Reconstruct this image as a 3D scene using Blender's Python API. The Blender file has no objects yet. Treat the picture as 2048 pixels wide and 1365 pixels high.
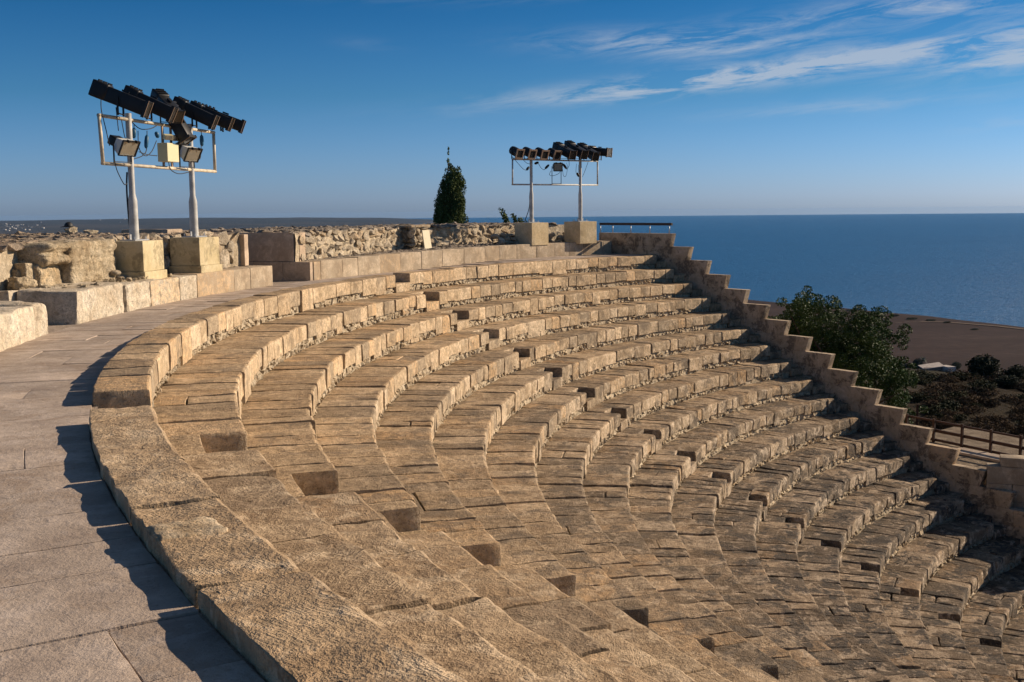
import bpy, bmesh, math, random
import numpy as np
from mathutils import Vector, Matrix, noise, Euler

rnd = random.Random(7)
S = bpy.context.scene
COL = S.collection
PI = math.pi

# ------------------------------------------------------------------ camera
F_PX, CAM_H, PITCH, ROLL = 2140.61, 1.3763, math.atan(258.5 / 2140.61), math.atan(-0.0095)
cp, sp, cr, sr = math.cos(PITCH), math.sin(PITCH), math.cos(ROLL), math.sin(ROLL)
X_, U_, FW_ = Vector((1, 0, 0)), Vector((0, sp, cp)), Vector((0, cp, -sp))
RIGHT = X_ * cr + U_ * sr
UPV = U_ * cr - X_ * sr
cam = bpy.data.objects.new('camera', bpy.data.cameras.new('camera'))
COL.objects.link(cam)
m = Matrix.Identity(4)
for i in range(3):
    m[i][0], m[i][1], m[i][2] = RIGHT[i], UPV[i], -FW_[i]
m[2][3] = CAM_H
cam.matrix_world = m
cam.data.sensor_width = 36.0
cam.data.lens = F_PX / 2048 * 36
cam.data.clip_start, cam.data.clip_end = 0.05, 60000
S.camera = cam
CAM = Vector((0, 0, CAM_H))

# ------------------------------------------------------------------ sun and sky
SUN_EL, SUN_AZ = math.radians(24.2), math.radians(22)
SUNV = Vector((math.cos(SUN_EL) * math.cos(SUN_AZ), math.cos(SUN_EL) * math.sin(SUN_AZ), math.sin(SUN_EL)))
sun = bpy.data.objects.new('sun', bpy.data.lights.new('sun', 'SUN'))
COL.objects.link(sun)
sun.data.energy = 5.0
sun.data.angle = math.radians(0.53)
sun.data.color = (1.0, 0.82, 0.62)
sun.rotation_euler = SUNV.to_track_quat('Z', 'Y').to_euler()
sun.location = (40, 28, 30)

world = bpy.data.worlds.new('World')
S.world = world
world.use_nodes = True
wn, wl = world.node_tree.nodes, world.node_tree.links
bg = wn['Background']
sky = wn.new('ShaderNodeTexSky')
sky.sky_type = 'NISHITA'
sky.sun_disc = False
sky.sun_elevation = SUN_EL
sky.sun_rotation = PI / 2 - SUN_AZ
sky.altitude = 90
sky.air_density = 1.0
sky.dust_density = 0.6
sky.ozone_density = 3.0
bg.inputs[1].default_value = 0.050


def wnode(t, **kw):
    n = wn.new(t)
    for k, v in kw.items():
        setattr(n, k, v)
    return n


def wmath(op, a, b=None, clamp=False):
    n = wnode('ShaderNodeMath', operation=op, use_clamp=clamp)
    for i, q in enumerate((a, b)):
        if q is None:
            continue
        if isinstance(q, (int, float)):
            n.inputs[i].default_value = q
        else:
            wl.new(q, n.inputs[i])
    return n.outputs[0]


hsv = wnode('ShaderNodeHueSaturation')
hsv.inputs['Saturation'].default_value = 1.0
wl.new(sky.outputs[0], hsv.inputs['Color'])
sxyz = wnode('ShaderNodeTexCoord')
sepz = wnode('ShaderNodeSeparateXYZ')
wl.new(sxyz.outputs['Generated'], sepz.inputs[0])
elr = wnode('ShaderNodeMapRange')
elr.inputs[1].default_value, elr.inputs[2].default_value = 0.0, 0.6
wl.new(wmath('ARCSINE', sepz.outputs[2]), elr.inputs[0])
ramp = wnode('ShaderNodeValToRGB')          # paler towards the horizon; overhead stops dimmed and dulled to weaken blue shadow fill
for e_, (p_, c_) in zip([ramp.color_ramp.elements[0], ramp.color_ramp.elements[1]] + [ramp.color_ramp.elements.new(q_) for q_ in (0.2, 0.4, 0.6)],
                        ((0.02, (0.88, 1.24, 2.28)), (1.0, (0.19, 0.42, 0.64)), (0.175, (0.37, 0.87, 1.39)), (0.33, (0.115, 0.62, 1.10)), (0.6, (0.19, 0.46, 0.74)))):
    e_.position, e_.color = p_, (*c_, 1)
wl.new(elr.outputs[0], ramp.inputs[0])
tint_ = wnode('ShaderNodeMix', data_type='RGBA', blend_type='MULTIPLY')
tint_.inputs[0].default_value = 1.0
wl.new(hsv.outputs[0], tint_.inputs[6])
wl.new(ramp.outputs[0], tint_.inputs[7])
# thin cirrus: streaks drawn out along a shallow diagonal, denser towards the sea
tc = wnode('ShaderNodeTexCoord')
sx = wnode('ShaderNodeSeparateXYZ')
wl.new(tc.outputs['Generated'], sx.inputs[0])
az = wmath('ARCTAN2', sx.outputs[0], sx.outputs[1])
el = wmath('ARCSINE', sx.outputs[2])
cmb = wnode('ShaderNodeCombineXYZ')
tilt = wmath('SUBTRACT', el, wmath('MULTIPLY', az, 0.10))
wl.new(wmath('MULTIPLY', az, 7.0), cmb.inputs[0])
wl.new(wmath('MULTIPLY', tilt, 46.0), cmb.inputs[1])
cn = wnode('ShaderNodeTexNoise')
cn.inputs['Scale'].default_value = 1.6
cn.inputs['Detail'].default_value = 9
cn.inputs['Roughness'].default_value = 0.66
cn.inputs['Distortion'].default_value = 0.5
wl.new(cmb.outputs[0], cn.inputs['Vector'])


def streak(a0, e0, la, le, slope, amt):
    da = wmath('SUBTRACT', az, a0)
    de = wmath('SUBTRACT', wmath('SUBTRACT', el, e0), wmath('MULTIPLY', da, slope))
    q = wmath('ADD', wmath('POWER', wmath('ABSOLUTE', wmath('DIVIDE', da, la)), 2.0),
              wmath('POWER', wmath('ABSOLUTE', wmath('DIVIDE', de, le)), 2.0))
    return wmath('MULTIPLY', wmath('EXPONENT', wmath('MULTIPLY', q, -1.0)), amt)


tot = None
for st in ((0.14, 0.149, 0.09, 0.010, -0.02, 1.3), (0.25, 0.122, 0.19, 0.009, 0.087, 2.6), (0.386, 0.172, 0.14, 0.015, 0.08, 0.95),
           (0.10, 0.104, 0.07, 0.005, 0.02, 0.7), (0.44, 0.124, 0.06, 0.009, 0.1, 1.1), (0.29, 0.088, 0.10, 0.006, 0.03, 0.45),
           (0.62, 0.15, 0.20, 0.03, 0.1, 1.1), (0.47, 0.070, 0.08, 0.006, 0.02, 0.45), (0.0, 0.195, 0.12, 0.008, 0.02, 0.4),
           (-0.13, 0.150, 0.03, 0.006, -0.1, 0.1), (0.95, 0.22, 0.3, 0.06, 0.1, 0.9), (0.30, 0.168, 0.10, 0.006, 0.05, 0.4), (0.22, 0.142, 0.08, 0.006, 0.06, 0.45)):
    v = streak(*st)
    tot = v if tot is None else wmath('ADD', tot, v)
rp = wnode('ShaderNodeMapRange')
rp.inputs[1].default_value, rp.inputs[2].default_value = 0.41, 0.66
wl.new(cn.outputs[0], rp.inputs[0])
cov = wmath('MULTIPLY', rp.outputs[0], tot, True)
cov = wmath('MULTIPLY', cov, 0.66)
mixc = wnode('ShaderNodeMix', data_type='RGBA')
wl.new(cov, mixc.inputs[0])
wl.new(tint_.outputs[2], mixc.inputs[6])
mixc.inputs[7].default_value = (8.2, 9.0, 10.2, 1)
wl.new(mixc.outputs[2], bg.inputs[0])

vs = S.view_settings
vs.view_transform, vs.look, vs.gamma, vs.exposure = 'Standard', 'None', 1.0, 0.32
vs.use_curve_mapping = False
S.render.engine = 'CYCLES'
S.cycles.use_denoising = True
S.cycles.max_bounces = 4
S.cycles.diffuse_bounces = 1
S.cycles.volume_bounces = 0
S.cycles.use_adaptive_sampling = True
S.cycles.adaptive_threshold = 0.015

# ------------------------------------------------------------------ measured layout
CX, CY, R0, DT, HT = 18.0242, 15.6943, 22.1336, 0.73936, 0.40   # theatre centre, top lip radius, tread, riser
TH_END, TH_FAR, TH_NEAR = math.radians(127.63), math.radians(156.8), math.radians(199.05)
AISLES = ((TH_FAR, TH_FAR + math.radians(1.75)), (TH_NEAR, TH_NEAR + math.radians(2.05)))
TH_MAX = math.radians(224)
NROW = 19
WALK_R0, WALK_R1 = 22.575, 24.09


def zwalk(th):
    d = math.degrees(th)
    k = min(1, max(0, (150 - d) / 12))
    near_ = min(1, max(0, (d - 196) / 12))
    return -0.125 + 0.117 * k * k * (3 - 2 * k) + 0.055 * near_


def lip(k):
    return R0 - k * DT


def pol(r, th, z):
    return Vector((CX + r * math.cos(th), CY + r * math.sin(th), z))


def ray(x, y):
    return (FW_ + RIGHT * ((x - 1024) / F_PX) - UPV * ((y - 682.5) / F_PX))


def at_z(x, y, z):
    d = ray(x, y)
    return CAM + d * ((z - CAM_H) / d.z)


def at_y(x, y, Y):
    d = ray(x, y)
    return CAM + d * (Y / d.y)


def at_r(x, y, R):
    d = ray(x, y)
    a = d.x * d.x + d.y * d.y
    b = -2 * (d.x * CX + d.y * CY)
    c = CX * CX + CY * CY - R * R
    q = math.sqrt(b * b - 4 * a * c)
    t = (-b + q) / (2 * a)
    return CAM + d * t


def th_of(P):
    return math.atan2(P[1] - CY, P[0] - CX) % (2 * PI)


# ------------------------------------------------------------------ object helpers
WLOC = {}


def tag(o, label=None, cat=None, group=None, kind=None):
    if label:
        o['label'] = label
    if cat:
        o['category'] = cat
    if group:
        o['group'] = group
    if kind:
        o['kind'] = kind
    return o


def empty(name, loc, label=None, cat=None, group=None):
    o = bpy.data.objects.new(name, None)
    COL.objects.link(o)
    o.location = loc
    o.empty_display_size = 0.2
    WLOC[o.name] = Vector(loc)
    return tag(o, label, cat, group)


def put(name, me, loc, parent=None, rot=None, scale=None):
    o = bpy.data.objects.new(name, me)
    COL.objects.link(o)
    base = Vector((0, 0, 0))
    if parent is not None:
        o.parent = parent
        base = WLOC[parent.name]
    o.location = Vector(loc) - base
    WLOC[o.name] = Vector(loc)
    if rot is not None:
        o.rotation_euler = rot
    if scale is not None:
        o.scale = scale
    return o


def mobj(name, verts, faces, mat, parent=None, smooth=True, origin=None, sharp=None):
    """verts in world space; origin set to the middle of the base"""
    V = np.array([tuple(v) for v in verts], dtype=np.float64) if not isinstance(verts, np.ndarray) else verts
    if origin is None:
        mn, mx = V.min(0), V.max(0)
        origin = Vector(((mn[0] + mx[0]) / 2, (mn[1] + mx[1]) / 2, mn[2]))
    me = bpy.data.meshes.new(name)
    me.from_pydata((V - np.array(origin)).tolist(), [], faces)
    if smooth:
        me.polygons.foreach_set('use_smooth', [True] * len(me.polygons))
    if mat:
        me.materials.append(mat)
    me.update()
    if sharp:
        me.set_sharp_from_angle(angle=math.radians(sharp))
    return put(name, me, origin, parent)


class MB:
    """collects simple solids into one mesh"""

    def __init__(self):
        self.v, self.f = [], []

    def add(self, vs_, fs_):
        n = len(self.v)
        self.v += [tuple(q) for q in vs_]
        self.f += [tuple(i + n for i in f) for f in fs_]
        return self

    def box(self, c, ax, ay, az_):
        c, ax, ay, az_ = map(Vector, (c, ax, ay, az_))
        vs_ = [c + ax * i + ay * j + az_ * k for k in (-.5, .5) for j in (-.5, .5) for i in (-.5, .5)]
        return self.add(vs_, [(0, 2, 3, 1), (4, 5, 7, 6), (0, 1, 5, 4), (2, 6, 7, 3), (0, 4, 6, 2), (1, 3, 7, 5)])

    def tube(self, pts, rad, n=10, cap=True):
        pts = [Vector(p) for p in pts]
        rads = rad if isinstance(rad, (list, tuple)) else [rad] * len(pts)
        rings = []
        up = None
        for i, p in enumerate(pts):
            d = (pts[min(i + 1, len(pts) - 1)] - pts[max(i - 1, 0)])
            d = d.normalized() if d.length > 1e-9 else Vector((0, 0, 1))
            if up is None:
                up = d.orthogonal().normalized()
            up = (up - d * up.dot(d))
            up = up.normalized() if up.length > 1e-6 else d.orthogonal().normalized()
            w = d.cross(up)
            rings.append([p + (up * math.cos(2 * PI * j / n) + w * math.sin(2 * PI * j / n)) * rads[i] for j in range(n)])
        vs_ = [q for r in rings for q in r]
        fs_ = []
        for i in range(len(rings) - 1):
            for j in range(n):
                a, b = i * n + j, i * n + (j + 1) % n
                fs_.append((a, b, b + n, a + n))
        if cap:
            fs_.append(tuple(range(n))[::-1])
            fs_.append(tuple((len(rings) - 1) * n + j for j in range(n)))
        return self.add(vs_, fs_)

    def build(self, name, mat, parent=None, smooth=False):
        o = mobj(name, np.array(self.v), self.f, mat, parent, smooth)
        return o


def smooth_by_angle(o, deg=35):
    me = o.data
    me.polygons.foreach_set('use_smooth', [True] * len(me.polygons))
    me.set_sharp_from_angle(angle=math.radians(deg))
    return o


def lattice(nx, ny, nz):
    """surface lattice of a box: integer coordinates and quads"""
    idx, pts, faces = {}, [], []

    def g(i, j, k):
        key = (i, j, k)
        if key not in idx:
            idx[key] = len(pts)
            pts.append(key)
        return idx[key]

    for i in range(nx):
        for j in range(ny):
            faces.append((g(i, j, 0), g(i, j + 1, 0), g(i + 1, j + 1, 0), g(i + 1, j, 0)))
            faces.append((g(i, j, nz), g(i + 1, j, nz), g(i + 1, j + 1, nz), g(i, j + 1, nz)))
    for i in range(nx):
        for k in range(nz):
            faces.append((g(i, 0, k), g(i + 1, 0, k), g(i + 1, 0, k + 1), g(i, 0, k + 1)))
            faces.append((g(i, ny, k), g(i, ny, k + 1), g(i + 1, ny, k + 1), g(i + 1, ny, k)))
    for j in range(ny):
        for k in range(nz):
            faces.append((g(0, j, k), g(0, j, k + 1), g(0, j + 1, k + 1), g(0, j + 1, k)))
            faces.append((g(nx, j, k), g(nx, j + 1, k), g(nx, j + 1, k + 1), g(nx, j, k + 1)))
    return pts, faces


LAT = {}


def axis_pos(n, L, b):
    if n < 3:
        return [L * i / n for i in range(n + 1)]
    return [0.0] + [b + (L - 2 * b) * i / (n - 2) for i in range(n - 1)] + [L]


def block_points(L, n, bev, amp, seed, freq=5.0, chip=1.0, lipb=0.0):
    """rounded, worn box of size L; returns local points and faces"""
    if n not in LAT:
        LAT[n] = lattice(*n)
    pts, faces = LAT[n]
    b = min(bev, min(L) * 0.3)
    ax = [axis_pos(n[a], L[a], b) for a in range(3)]
    if lipb:
        ax[0][1] = lipb
        ax[2][-2] = L[2] - lipb
    out = []
    so = Vector((seed * 3.17 % 97, seed * 7.31 % 89, seed * 1.73 % 83))
    for (i, j, k) in pts:
        p = Vector((ax[0][i], ax[1][j], ax[2][k]))
        nv = noise.noise((p + so) * 4.2)
        bl = b * (1.0 + chip * max(-0.6, nv * 1.6))
        q = Vector((min(max(p.x, bl), L[0] - bl), min(max(p.y, bl), L[1] - bl), min(max(p.z, bl), L[2] - bl)))
        d = p - q
        if d.length > 1e-7:
            cnt = sum(1 for c in d if abs(c) > 1e-7)
            if cnt > 1:
                p = q + d.normalized() * bl
        if lipb and p.x < lipb and p.z > L[2] - lipb:
            dx, dz = lipb - p.x, p.z - (L[2] - lipb)
            dl = math.hypot(dx, dz)
            rl = lipb * (1.0 - 0.45 * max(0.0, noise.noise((p + so) * 5.0)))
            if dl > rl:
                p = Vector((lipb - dx / dl * rl, p.y, L[2] - lipb + dz / dl * rl))
        if amp:
            nvv = noise.noise_vector((p + so) * freq) * amp + noise.noise_vector((p + so) * freq * 2.7) * amp * 0.45
            p = p + nvv
        out.append(p)
    return out, faces


SEED = [1]


def pblock(name, parent, r0, r1, t0, t1, z0, z1, mat, n=(5, 5, 4), bev=0.022, amp=0.010, gap=0.006, freq=5.0, chip=1.0, zjit=0.0, lipb=0.0):
    """worn block in polar coordinates about the theatre centre"""
    SEED[0] += 1
    rm = (r0 + r1) / 2
    g = gap / rm
    t0, t1 = t0 + g, t1 - g
    L = (r1 - r0, rm * (t1 - t0), z1 - z0)
    pts, faces = block_points(L, n, bev, amp, SEED[0], freq, chip, lipb)
    sl, sr_ = rnd.uniform(-1, 1) * zjit, rnd.uniform(-1, 1) * zjit
    V = np.empty((len(pts), 3))
    for i, p in enumerate(pts):
        th = t0 + p.y / rm
        r = r0 + p.x
        V[i] = (CX + r * math.cos(th), CY + r * math.sin(th), z0 + p.z + (sl * (p.y / L[1] - .5) + sr_ * (p.x / L[0] - .5)) * (p.z / L[2]))
    return mobj(name, V, faces, mat, parent, sharp=17)


def fblock(name, parent, org, ex, ey, L, mat, n=(4, 4, 3), bev=0.015, amp=0.006, freq=5.0, chip=1.0, shear=None):
    """worn block in a local frame: org corner, unit ex, ey, up = z"""
    SEED[0] += 1
    pts, faces = block_points(L, n, bev, amp, SEED[0], freq, chip)
    org, ex, ey = Vector(org), Vector(ex), Vector(ey)
    V = []
    for p in pts:
        x = p.x
        if shear:
            x += shear * (p.z / L[2] - 1.0) * (p.x / L[0])
        V.append(org + ex * x + ey * p.y + Vector((0, 0, p.z)))
    return mobj(name, V, faces, mat, parent, sharp=17)


def psolid(name, parent, segs, mat):
    """plain ring segments (r0,r1,t0,t1,z0,z1) joined into one backing mesh"""
    mb = MB()
    for (r0, r1, t0, t1, z0, z1) in segs:
        nt = max(1, int((t1 - t0) / math.radians(1.0)))
        vs_, fs_ = [], []
        for i in range(nt + 1):
            th = t0 + (t1 - t0) * i / nt
            vs_ += [pol(r0, th, z0), pol(r1, th, z0), pol(r1, th, z1), pol(r0, th, z1)]
        for i in range(nt):
            a, b = 4 * i, 4 * i + 4
            for j in range(4):
                fs_.append((a + j, a + (j + 1) % 4, b + (j + 1) % 4, b + j))
        fs_.append((0, 3, 2, 1))
        e = 4 * nt
        fs_.append((e, e + 1, e + 2, e + 3))
        mb.add(vs_, fs_)
    return mb.build(name, mat, parent)


def pebble_data(seed, sub=1, rough=0.25):
    bm = bmesh.new()
    bmesh.ops.create_icosphere(bm, subdivisions=sub, radius=0.5)
    so = Vector((seed * 5.3, seed * 2.1, seed * 9.7))
    for v in bm.verts:
        d = v.co.normalized()
        # squarish boulder
        q = max(abs(d.x), abs(d.y), abs(d.z))
        k = 0.5 * (1 + 0.55 * (1 / q - 1))
        v.co = d * k * (1 + rough * noise.noise(d * 2.0 + so) + rough * 0.5 * noise.noise(d * 5.0 + so))
    V = np.array([v.co[:] for v in bm.verts])
    Fc = [tuple(v.index for v in f.verts) for f in bm.faces]
    bm.free()
    return V, Fc


def hull_data(seed, n=12):
    r_ = random.Random(seed * 13 + 5)
    bm = bmesh.new()
    for i in range(n):
        v = Vector((r_.gauss(0, 1), r_.gauss(0, 1), r_.gauss(0, 1))).normalized()
        q = max(abs(v.x), abs(v.y), abs(v.z))
        bm.verts.new(v * 0.5 * (1 + 0.7 * (1 / q - 1)) * r_.uniform(0.85, 1.1))
    res = bmesh.ops.convex_hull(bm, input=bm.verts)
    bmesh.ops.delete(bm, geom=list({e for e in res['geom_interior'] if isinstance(e, bmesh.types.BMVert)}), context='VERTS')
    bmesh.ops.recalc_face_normals(bm, faces=bm.faces)
    bm.verts.ensure_lookup_table()
    bm.verts.index_update()
    V = np.array([v.co[:] for v in bm.verts])
    V = V / (V.max(0) - V.min(0))
    Fc = [tuple(v.index for v in f.verts) for f in bm.faces]
    bm.free()
    return V, Fc


PEB = [hull_data(i, 11 + i % 4) for i in range(16)]
WST = [hull_data(i + 40, 16 + i % 6) for i in range(18)]
PEB2 = [pebble_data(i + 60, 2, 0.35) for i in range(8)]


def pebble_mesh(name, mat, data, smooth=True):
    me = bpy.data.meshes.new(name)
    me.from_pydata(data[0].tolist(), [], data[1])
    if smooth:
        me.polygons.foreach_set('use_smooth', [True] * len(me.polygons))
    me.materials.append(mat)
    return me


class Scatter:
    """many small stones joined in one mesh (numpy)"""

    def __init__(self):
        self.V, self.F, self.n = [], [], 0

    def add(self, loc, size, rot, data=None):
        V, Fc = data or rnd.choice(PEB)
        R = np.array(Euler(rot).to_matrix())
        W = (V * np.array(size)) @ R.T + np.array(loc)
        self.V.append(W)
        self.F += [tuple(i + self.n for i in f) for f in Fc]
        self.n += len(V)

    def build(self, name, mat, parent=None, smooth=True):
        return mobj(name, np.concatenate(self.V), self.F, mat, parent, smooth)


# ------------------------------------------------------------------ materials
def newmat(name):
    mt = bpy.data.materials.new(name)
    mt.use_nodes = True
    return mt, mt.node_tree.nodes, mt.node_tree.links, mt.node_tree.nodes['Principled BSDF']


class NT:
    def __init__(self, mt):
        self.n, self.l = mt.node_tree.nodes, mt.node_tree.links

    def node(self, t, ins=None, **kw):
        n = self.n.new(t)
        for k, v in kw.items():
            setattr(n, k, v)
        for k, v in (ins or {}).items():
            s = n.inputs[k]
            if hasattr(v, 'is_linked'):
                self.l.new(v, s)
            else:
                s.default_value = v
        return n

    def noise(self, vec, scale, detail=4, rough=0.55, dist=0.0):
        return self.node('ShaderNodeTexNoise', {'Vector': vec, 'Scale': scale, 'Detail': detail, 'Roughness': rough, 'Distortion': dist}).outputs[0]

    def mp(self, v, a, b, c=0.0, d=1.0):
        return self.node('ShaderNodeMapRange', {0: v, 1: a, 2: b, 3: c, 4: d}).outputs[0]

    def math(self, op, a, b=0.0, clamp=False):
        return self.node('ShaderNodeMath', {0: a, 1: b}, operation=op, use_clamp=clamp).outputs[0]

    def mix(self, f, a, b, mode='MIX'):
        n = self.node('ShaderNodeMix', data_type='RGBA', blend_type=mode)
        for s, v in ((n.inputs[0], f), (n.inputs[6], a), (n.inputs[7], b)):
            if hasattr(v, 'is_linked'):
                self.l.new(v, s)
            else:
                s.default_value = v if isinstance(v, float) else (*v, 1)[:4]
        return n.outputs[2]

    def ramp(self, f, stops, interp='LINEAR'):
        n = self.node('ShaderNodeValToRGB', {0: f})
        cr_ = n.color_ramp
        cr_.interpolation = interp
        while len(cr_.elements) < len(stops):
            cr_.elements.new(0.5)
        for e, (p_, c) in zip(cr_.elements, stops):
            e.position = p_
            e.color = (*c, 1)
        return n.outputs[0]

    def scaled(self, vec, sc, rot=(0, 0, 0)):
        return self.node('ShaderNodeMapping', {'Vector': vec, 'Scale': sc, 'Rotation': rot}).outputs[0]


def stone(name, c0, c1, c2, tint=0.25, orange=0.15, stain=0.35, stain_col=(0.075, 0.062, 0.05), bump=0.5, pit=0.5, tool=0.0, rough=0.9, bscale=1.0, nscale=1.0, grain=1.0, slo=0.47, pale=0.0, holes=0.0, crust_shade=None, sscale=2.1, grey=0.0):
    mt, n, l, bs = newmat(name)
    t = NT(mt)
    geo = t.node('ShaderNodeNewGeometry')
    pos = geo.outputs['Position']
    oi = t.node('ShaderNodeObjectInfo').outputs['Random']
    a = t.noise(pos, 2.3 * nscale, 3, 0.62, 0.3)
    col = t.ramp(a, [(0.32, c0), (0.5, c1), (0.68, c2)])
    # each block a little different
    w = t.node('ShaderNodeTexWhiteNoise', {'W': t.math('MULTIPLY', oi, 37.0)}, noise_dimensions='1D')
    val = t.mp(oi, 0, 1, 1 - tint, 1 + tint * 0.7)
    col = t.mix(1.0, col, t.node('ShaderNodeCombineXYZ', {0: val, 1: val, 2: val}).outputs[0], 'MULTIPLY')
    b = t.noise(pos, 12 * nscale, 5, 0.72, 0.2)
    if orange:
        org = t.math('MULTIPLY', t.mp(w.outputs['Value'], 1 - orange * 1.4, 1.0), t.mp(b, 0.35, 0.6))
        col = t.mix(t.math('MULTIPLY', org, 0.55), col, (c1[0] * 1.08, c1[1] * 0.86, c1[2] * 0.60), 'MIX')
    if grey:
        w2 = t.node('ShaderNodeTexWhiteNoise', {'W': t.math('MULTIPLY', oi, 91.0)}, noise_dimensions='1D').outputs['Value']
        col = t.mix(t.math('MULTIPLY', t.mp(w2, 1 - grey, 1 - grey * 0.5), 0.72), col, (c0[0] * 0.74, c0[1] * 0.80, c0[2] * 0.90))
        col = t.mix(t.math('MULTIPLY', t.mp(w2, grey * 0.5, 0.0), 0.6), col, (c2[0] * 1.08, c2[1] * 1.12, c2[2] * 1.18))
    gv = t.mp(b, 0.30, 0.70, 1 - 0.50 * grain, 1 + 0.32 * grain)
    col = t.mix(1.0, col, t.node('ShaderNodeCombineXYZ', {0: gv, 1: gv, 2: gv}).outputs[0], 'MULTIPLY')
    if pale:
        pl_ = t.math('MULTIPLY', t.mp(t.noise(pos, 4.3, 4, 0.7, 0.4), 0.53, 0.60), pale, True)
        col = t.mix(pl_, col, (c2[0] * 1.22, c2[1] * 1.27, c2[2] * 1.35))
    # upward faces darker: lichen and dirt, plus painted contrast of treads against sunlit risers
    if crust_shade:
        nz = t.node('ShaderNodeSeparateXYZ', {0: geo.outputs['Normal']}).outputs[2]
        col = t.mix(t.mp(nz, 0.45, 0.85), col, t.mix(1.0, col, crust_shade, 'MULTIPLY'))
    # weathering crust in patches
    s1 = t.mp(t.noise(pos, sscale * nscale, 5, 0.68, 0.5), slo, slo + 0.055)
    sf = t.math('MULTIPLY', t.math('MULTIPLY', s1, t.mp(b, 0.40, 0.50)), stain, True)
    col = t.mix(sf, col, stain_col)
    fine = t.noise(pos, 52, 2, 0.75)
    if pit:
        pf = t.math('MULTIPLY', t.mp(fine, 0.44, 0.31), pit, True)
        col = t.mix(pf, col, (c0[0] * .30, c0[1] * .28, c0[2] * .26))
    h = t.math('ADD', t.math('MULTIPLY', b, 0.75), t.math('MULTIPLY', fine, 0.30))
    h = t.math('ADD', h, t.math('MULTIPLY', a, 0.5))
    if holes:
        vd = t.node('ShaderNodeVectorMath', {0: pos, 1: t.node('ShaderNodeCombineXYZ', {0: t.math('MULTIPLY', b, 0.16), 1: t.math('MULTIPLY', a, 0.22), 2: t.math('MULTIPLY', b, 0.1)}).outputs[0]}, operation='ADD').outputs[0]
        vo = t.node('ShaderNodeTexVoronoi', {'Vector': vd, 'Scale': 7.0})
        rad = t.math('MULTIPLY', t.math('POWER', t.node('ShaderNodeSeparateColor', {0: vo.outputs['Color']}).outputs[0], 3.0), 0.26)
        hm_ = t.math('MULTIPLY', t.mp(t.math('SUBTRACT', vo.outputs['Distance'], rad), 0.03, -0.05), holes, True)
        col = t.mix(t.math('MULTIPLY', hm_, 0.55), col, (c0[0] * .4, c0[1] * .36, c0[2] * .32))
        h = t.math('SUBTRACT', h, t.math('MULTIPLY', hm_, 0.55))
    l.new(col, bs.inputs['Base Color'])
    bs.inputs['Roughness'].default_value = rough
    bs.inputs['Specular IOR Level'].default_value = 0.2
    if tool:
        rot = t.node('ShaderNodeCombineXYZ', {2: t.math('MULTIPLY', w.outputs['Value'], 3.1)}).outputs[0]
        vr = t.node('ShaderNodeVectorRotate', {'Vector': pos, 'Rotation': rot}, rotation_type='EULER_XYZ').outputs[0]
        tm = t.noise(t.scaled(vr, (90, 8, 20)), 1.0, 2, 0.6, 0.25)
        h = t.math('ADD', h, t.math('MULTIPLY', t.math('MULTIPLY', tm, tool), t.mp(a, 0.4, 0.6)))
    bp = t.node('ShaderNodeBump', {'Height': h, 'Strength': bump, 'Distance': 0.075 * bscale})
    l.new(bp.outputs[0], bs.inputs['Normal'])
    return mt


def plain(name, col, rough=0.6, metal=0.0, var=0.15, scale=8.0, bump=0.0, spec=0.4, emit=None):
    mt, n, l, bs = newmat(name)
    t = NT(mt)
    pos = t.node('ShaderNodeNewGeometry').outputs['Position']
    v = t.mp(t.noise(pos, scale, 6, 0.65), 0.3, 0.7, 1 - var, 1 + var)
    c = t.mix(1.0, col, t.node('ShaderNodeCombineXYZ', {0: v, 1: v, 2: v}).outputs[0], 'MULTIPLY')
    l.new(c, bs.inputs['Base Color'])
    bs.inputs['Roughness'].default_value = rough
    bs.inputs['Metallic'].default_value = metal
    bs.inputs['Specular IOR Level'].default_value = spec
    if bump:
        bp = t.node('ShaderNodeBump', {'Height': t.noise(pos, scale * 4, 5, 0.7), 'Strength': bump, 'Distance': 0.02})
        l.new(bp.outputs[0], bs.inputs['Normal'])
    return mt


# upper tiers: restored tan limestone; lower tiers: older, greyer and more weathered
M_TIER = []
for k in range(NROW):
    u = min(1.0, max(0.0, (k - 2) / 10.0))
    lerp = lambda a, b: tuple(a[i] + (b[i] - a[i]) * u for i in range(3))
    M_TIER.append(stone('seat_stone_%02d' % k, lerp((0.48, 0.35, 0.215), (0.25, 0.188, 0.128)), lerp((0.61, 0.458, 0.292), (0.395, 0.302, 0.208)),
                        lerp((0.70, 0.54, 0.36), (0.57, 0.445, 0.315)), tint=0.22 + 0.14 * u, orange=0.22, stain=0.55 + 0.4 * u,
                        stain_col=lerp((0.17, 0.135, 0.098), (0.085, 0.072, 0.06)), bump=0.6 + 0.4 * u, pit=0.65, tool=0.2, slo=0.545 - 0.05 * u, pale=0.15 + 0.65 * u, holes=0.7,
                        crust_shade=lerp((0.88, 0.82, 0.75), (0.78, 0.74, 0.70)), grey=0.2 + 0.28 * u))
M_SLAB = stone('foreground_slab_stone', (0.37, 0.255, 0.15), (0.475, 0.34, 0.208), (0.57, 0.42, 0.265), tint=0.16, orange=0.25, stain=0.4, stain_col=(0.22, 0.155, 0.10), bump=0.6, pit=0.25, tool=0.2, pale=0.5, holes=1.0, slo=0.51, grain=0.75, grey=0.15)
M_RUB = stone('pale_rubble', (0.42, 0.31, 0.19), (0.62, 0.49, 0.33), (0.72, 0.61, 0.45), tint=0.2, orange=0.3, stain=0.3, stain_col=(0.16, 0.12, 0.08), bump=0.6, pit=0.5, nscale=2.5)
M_CORE = stone('joint_earth', (0.13, 0.095, 0.062), (0.18, 0.135, 0.09), (0.24, 0.18, 0.12), tint=0.0, orange=0, stain=0.2, bump=0.6)
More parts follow.
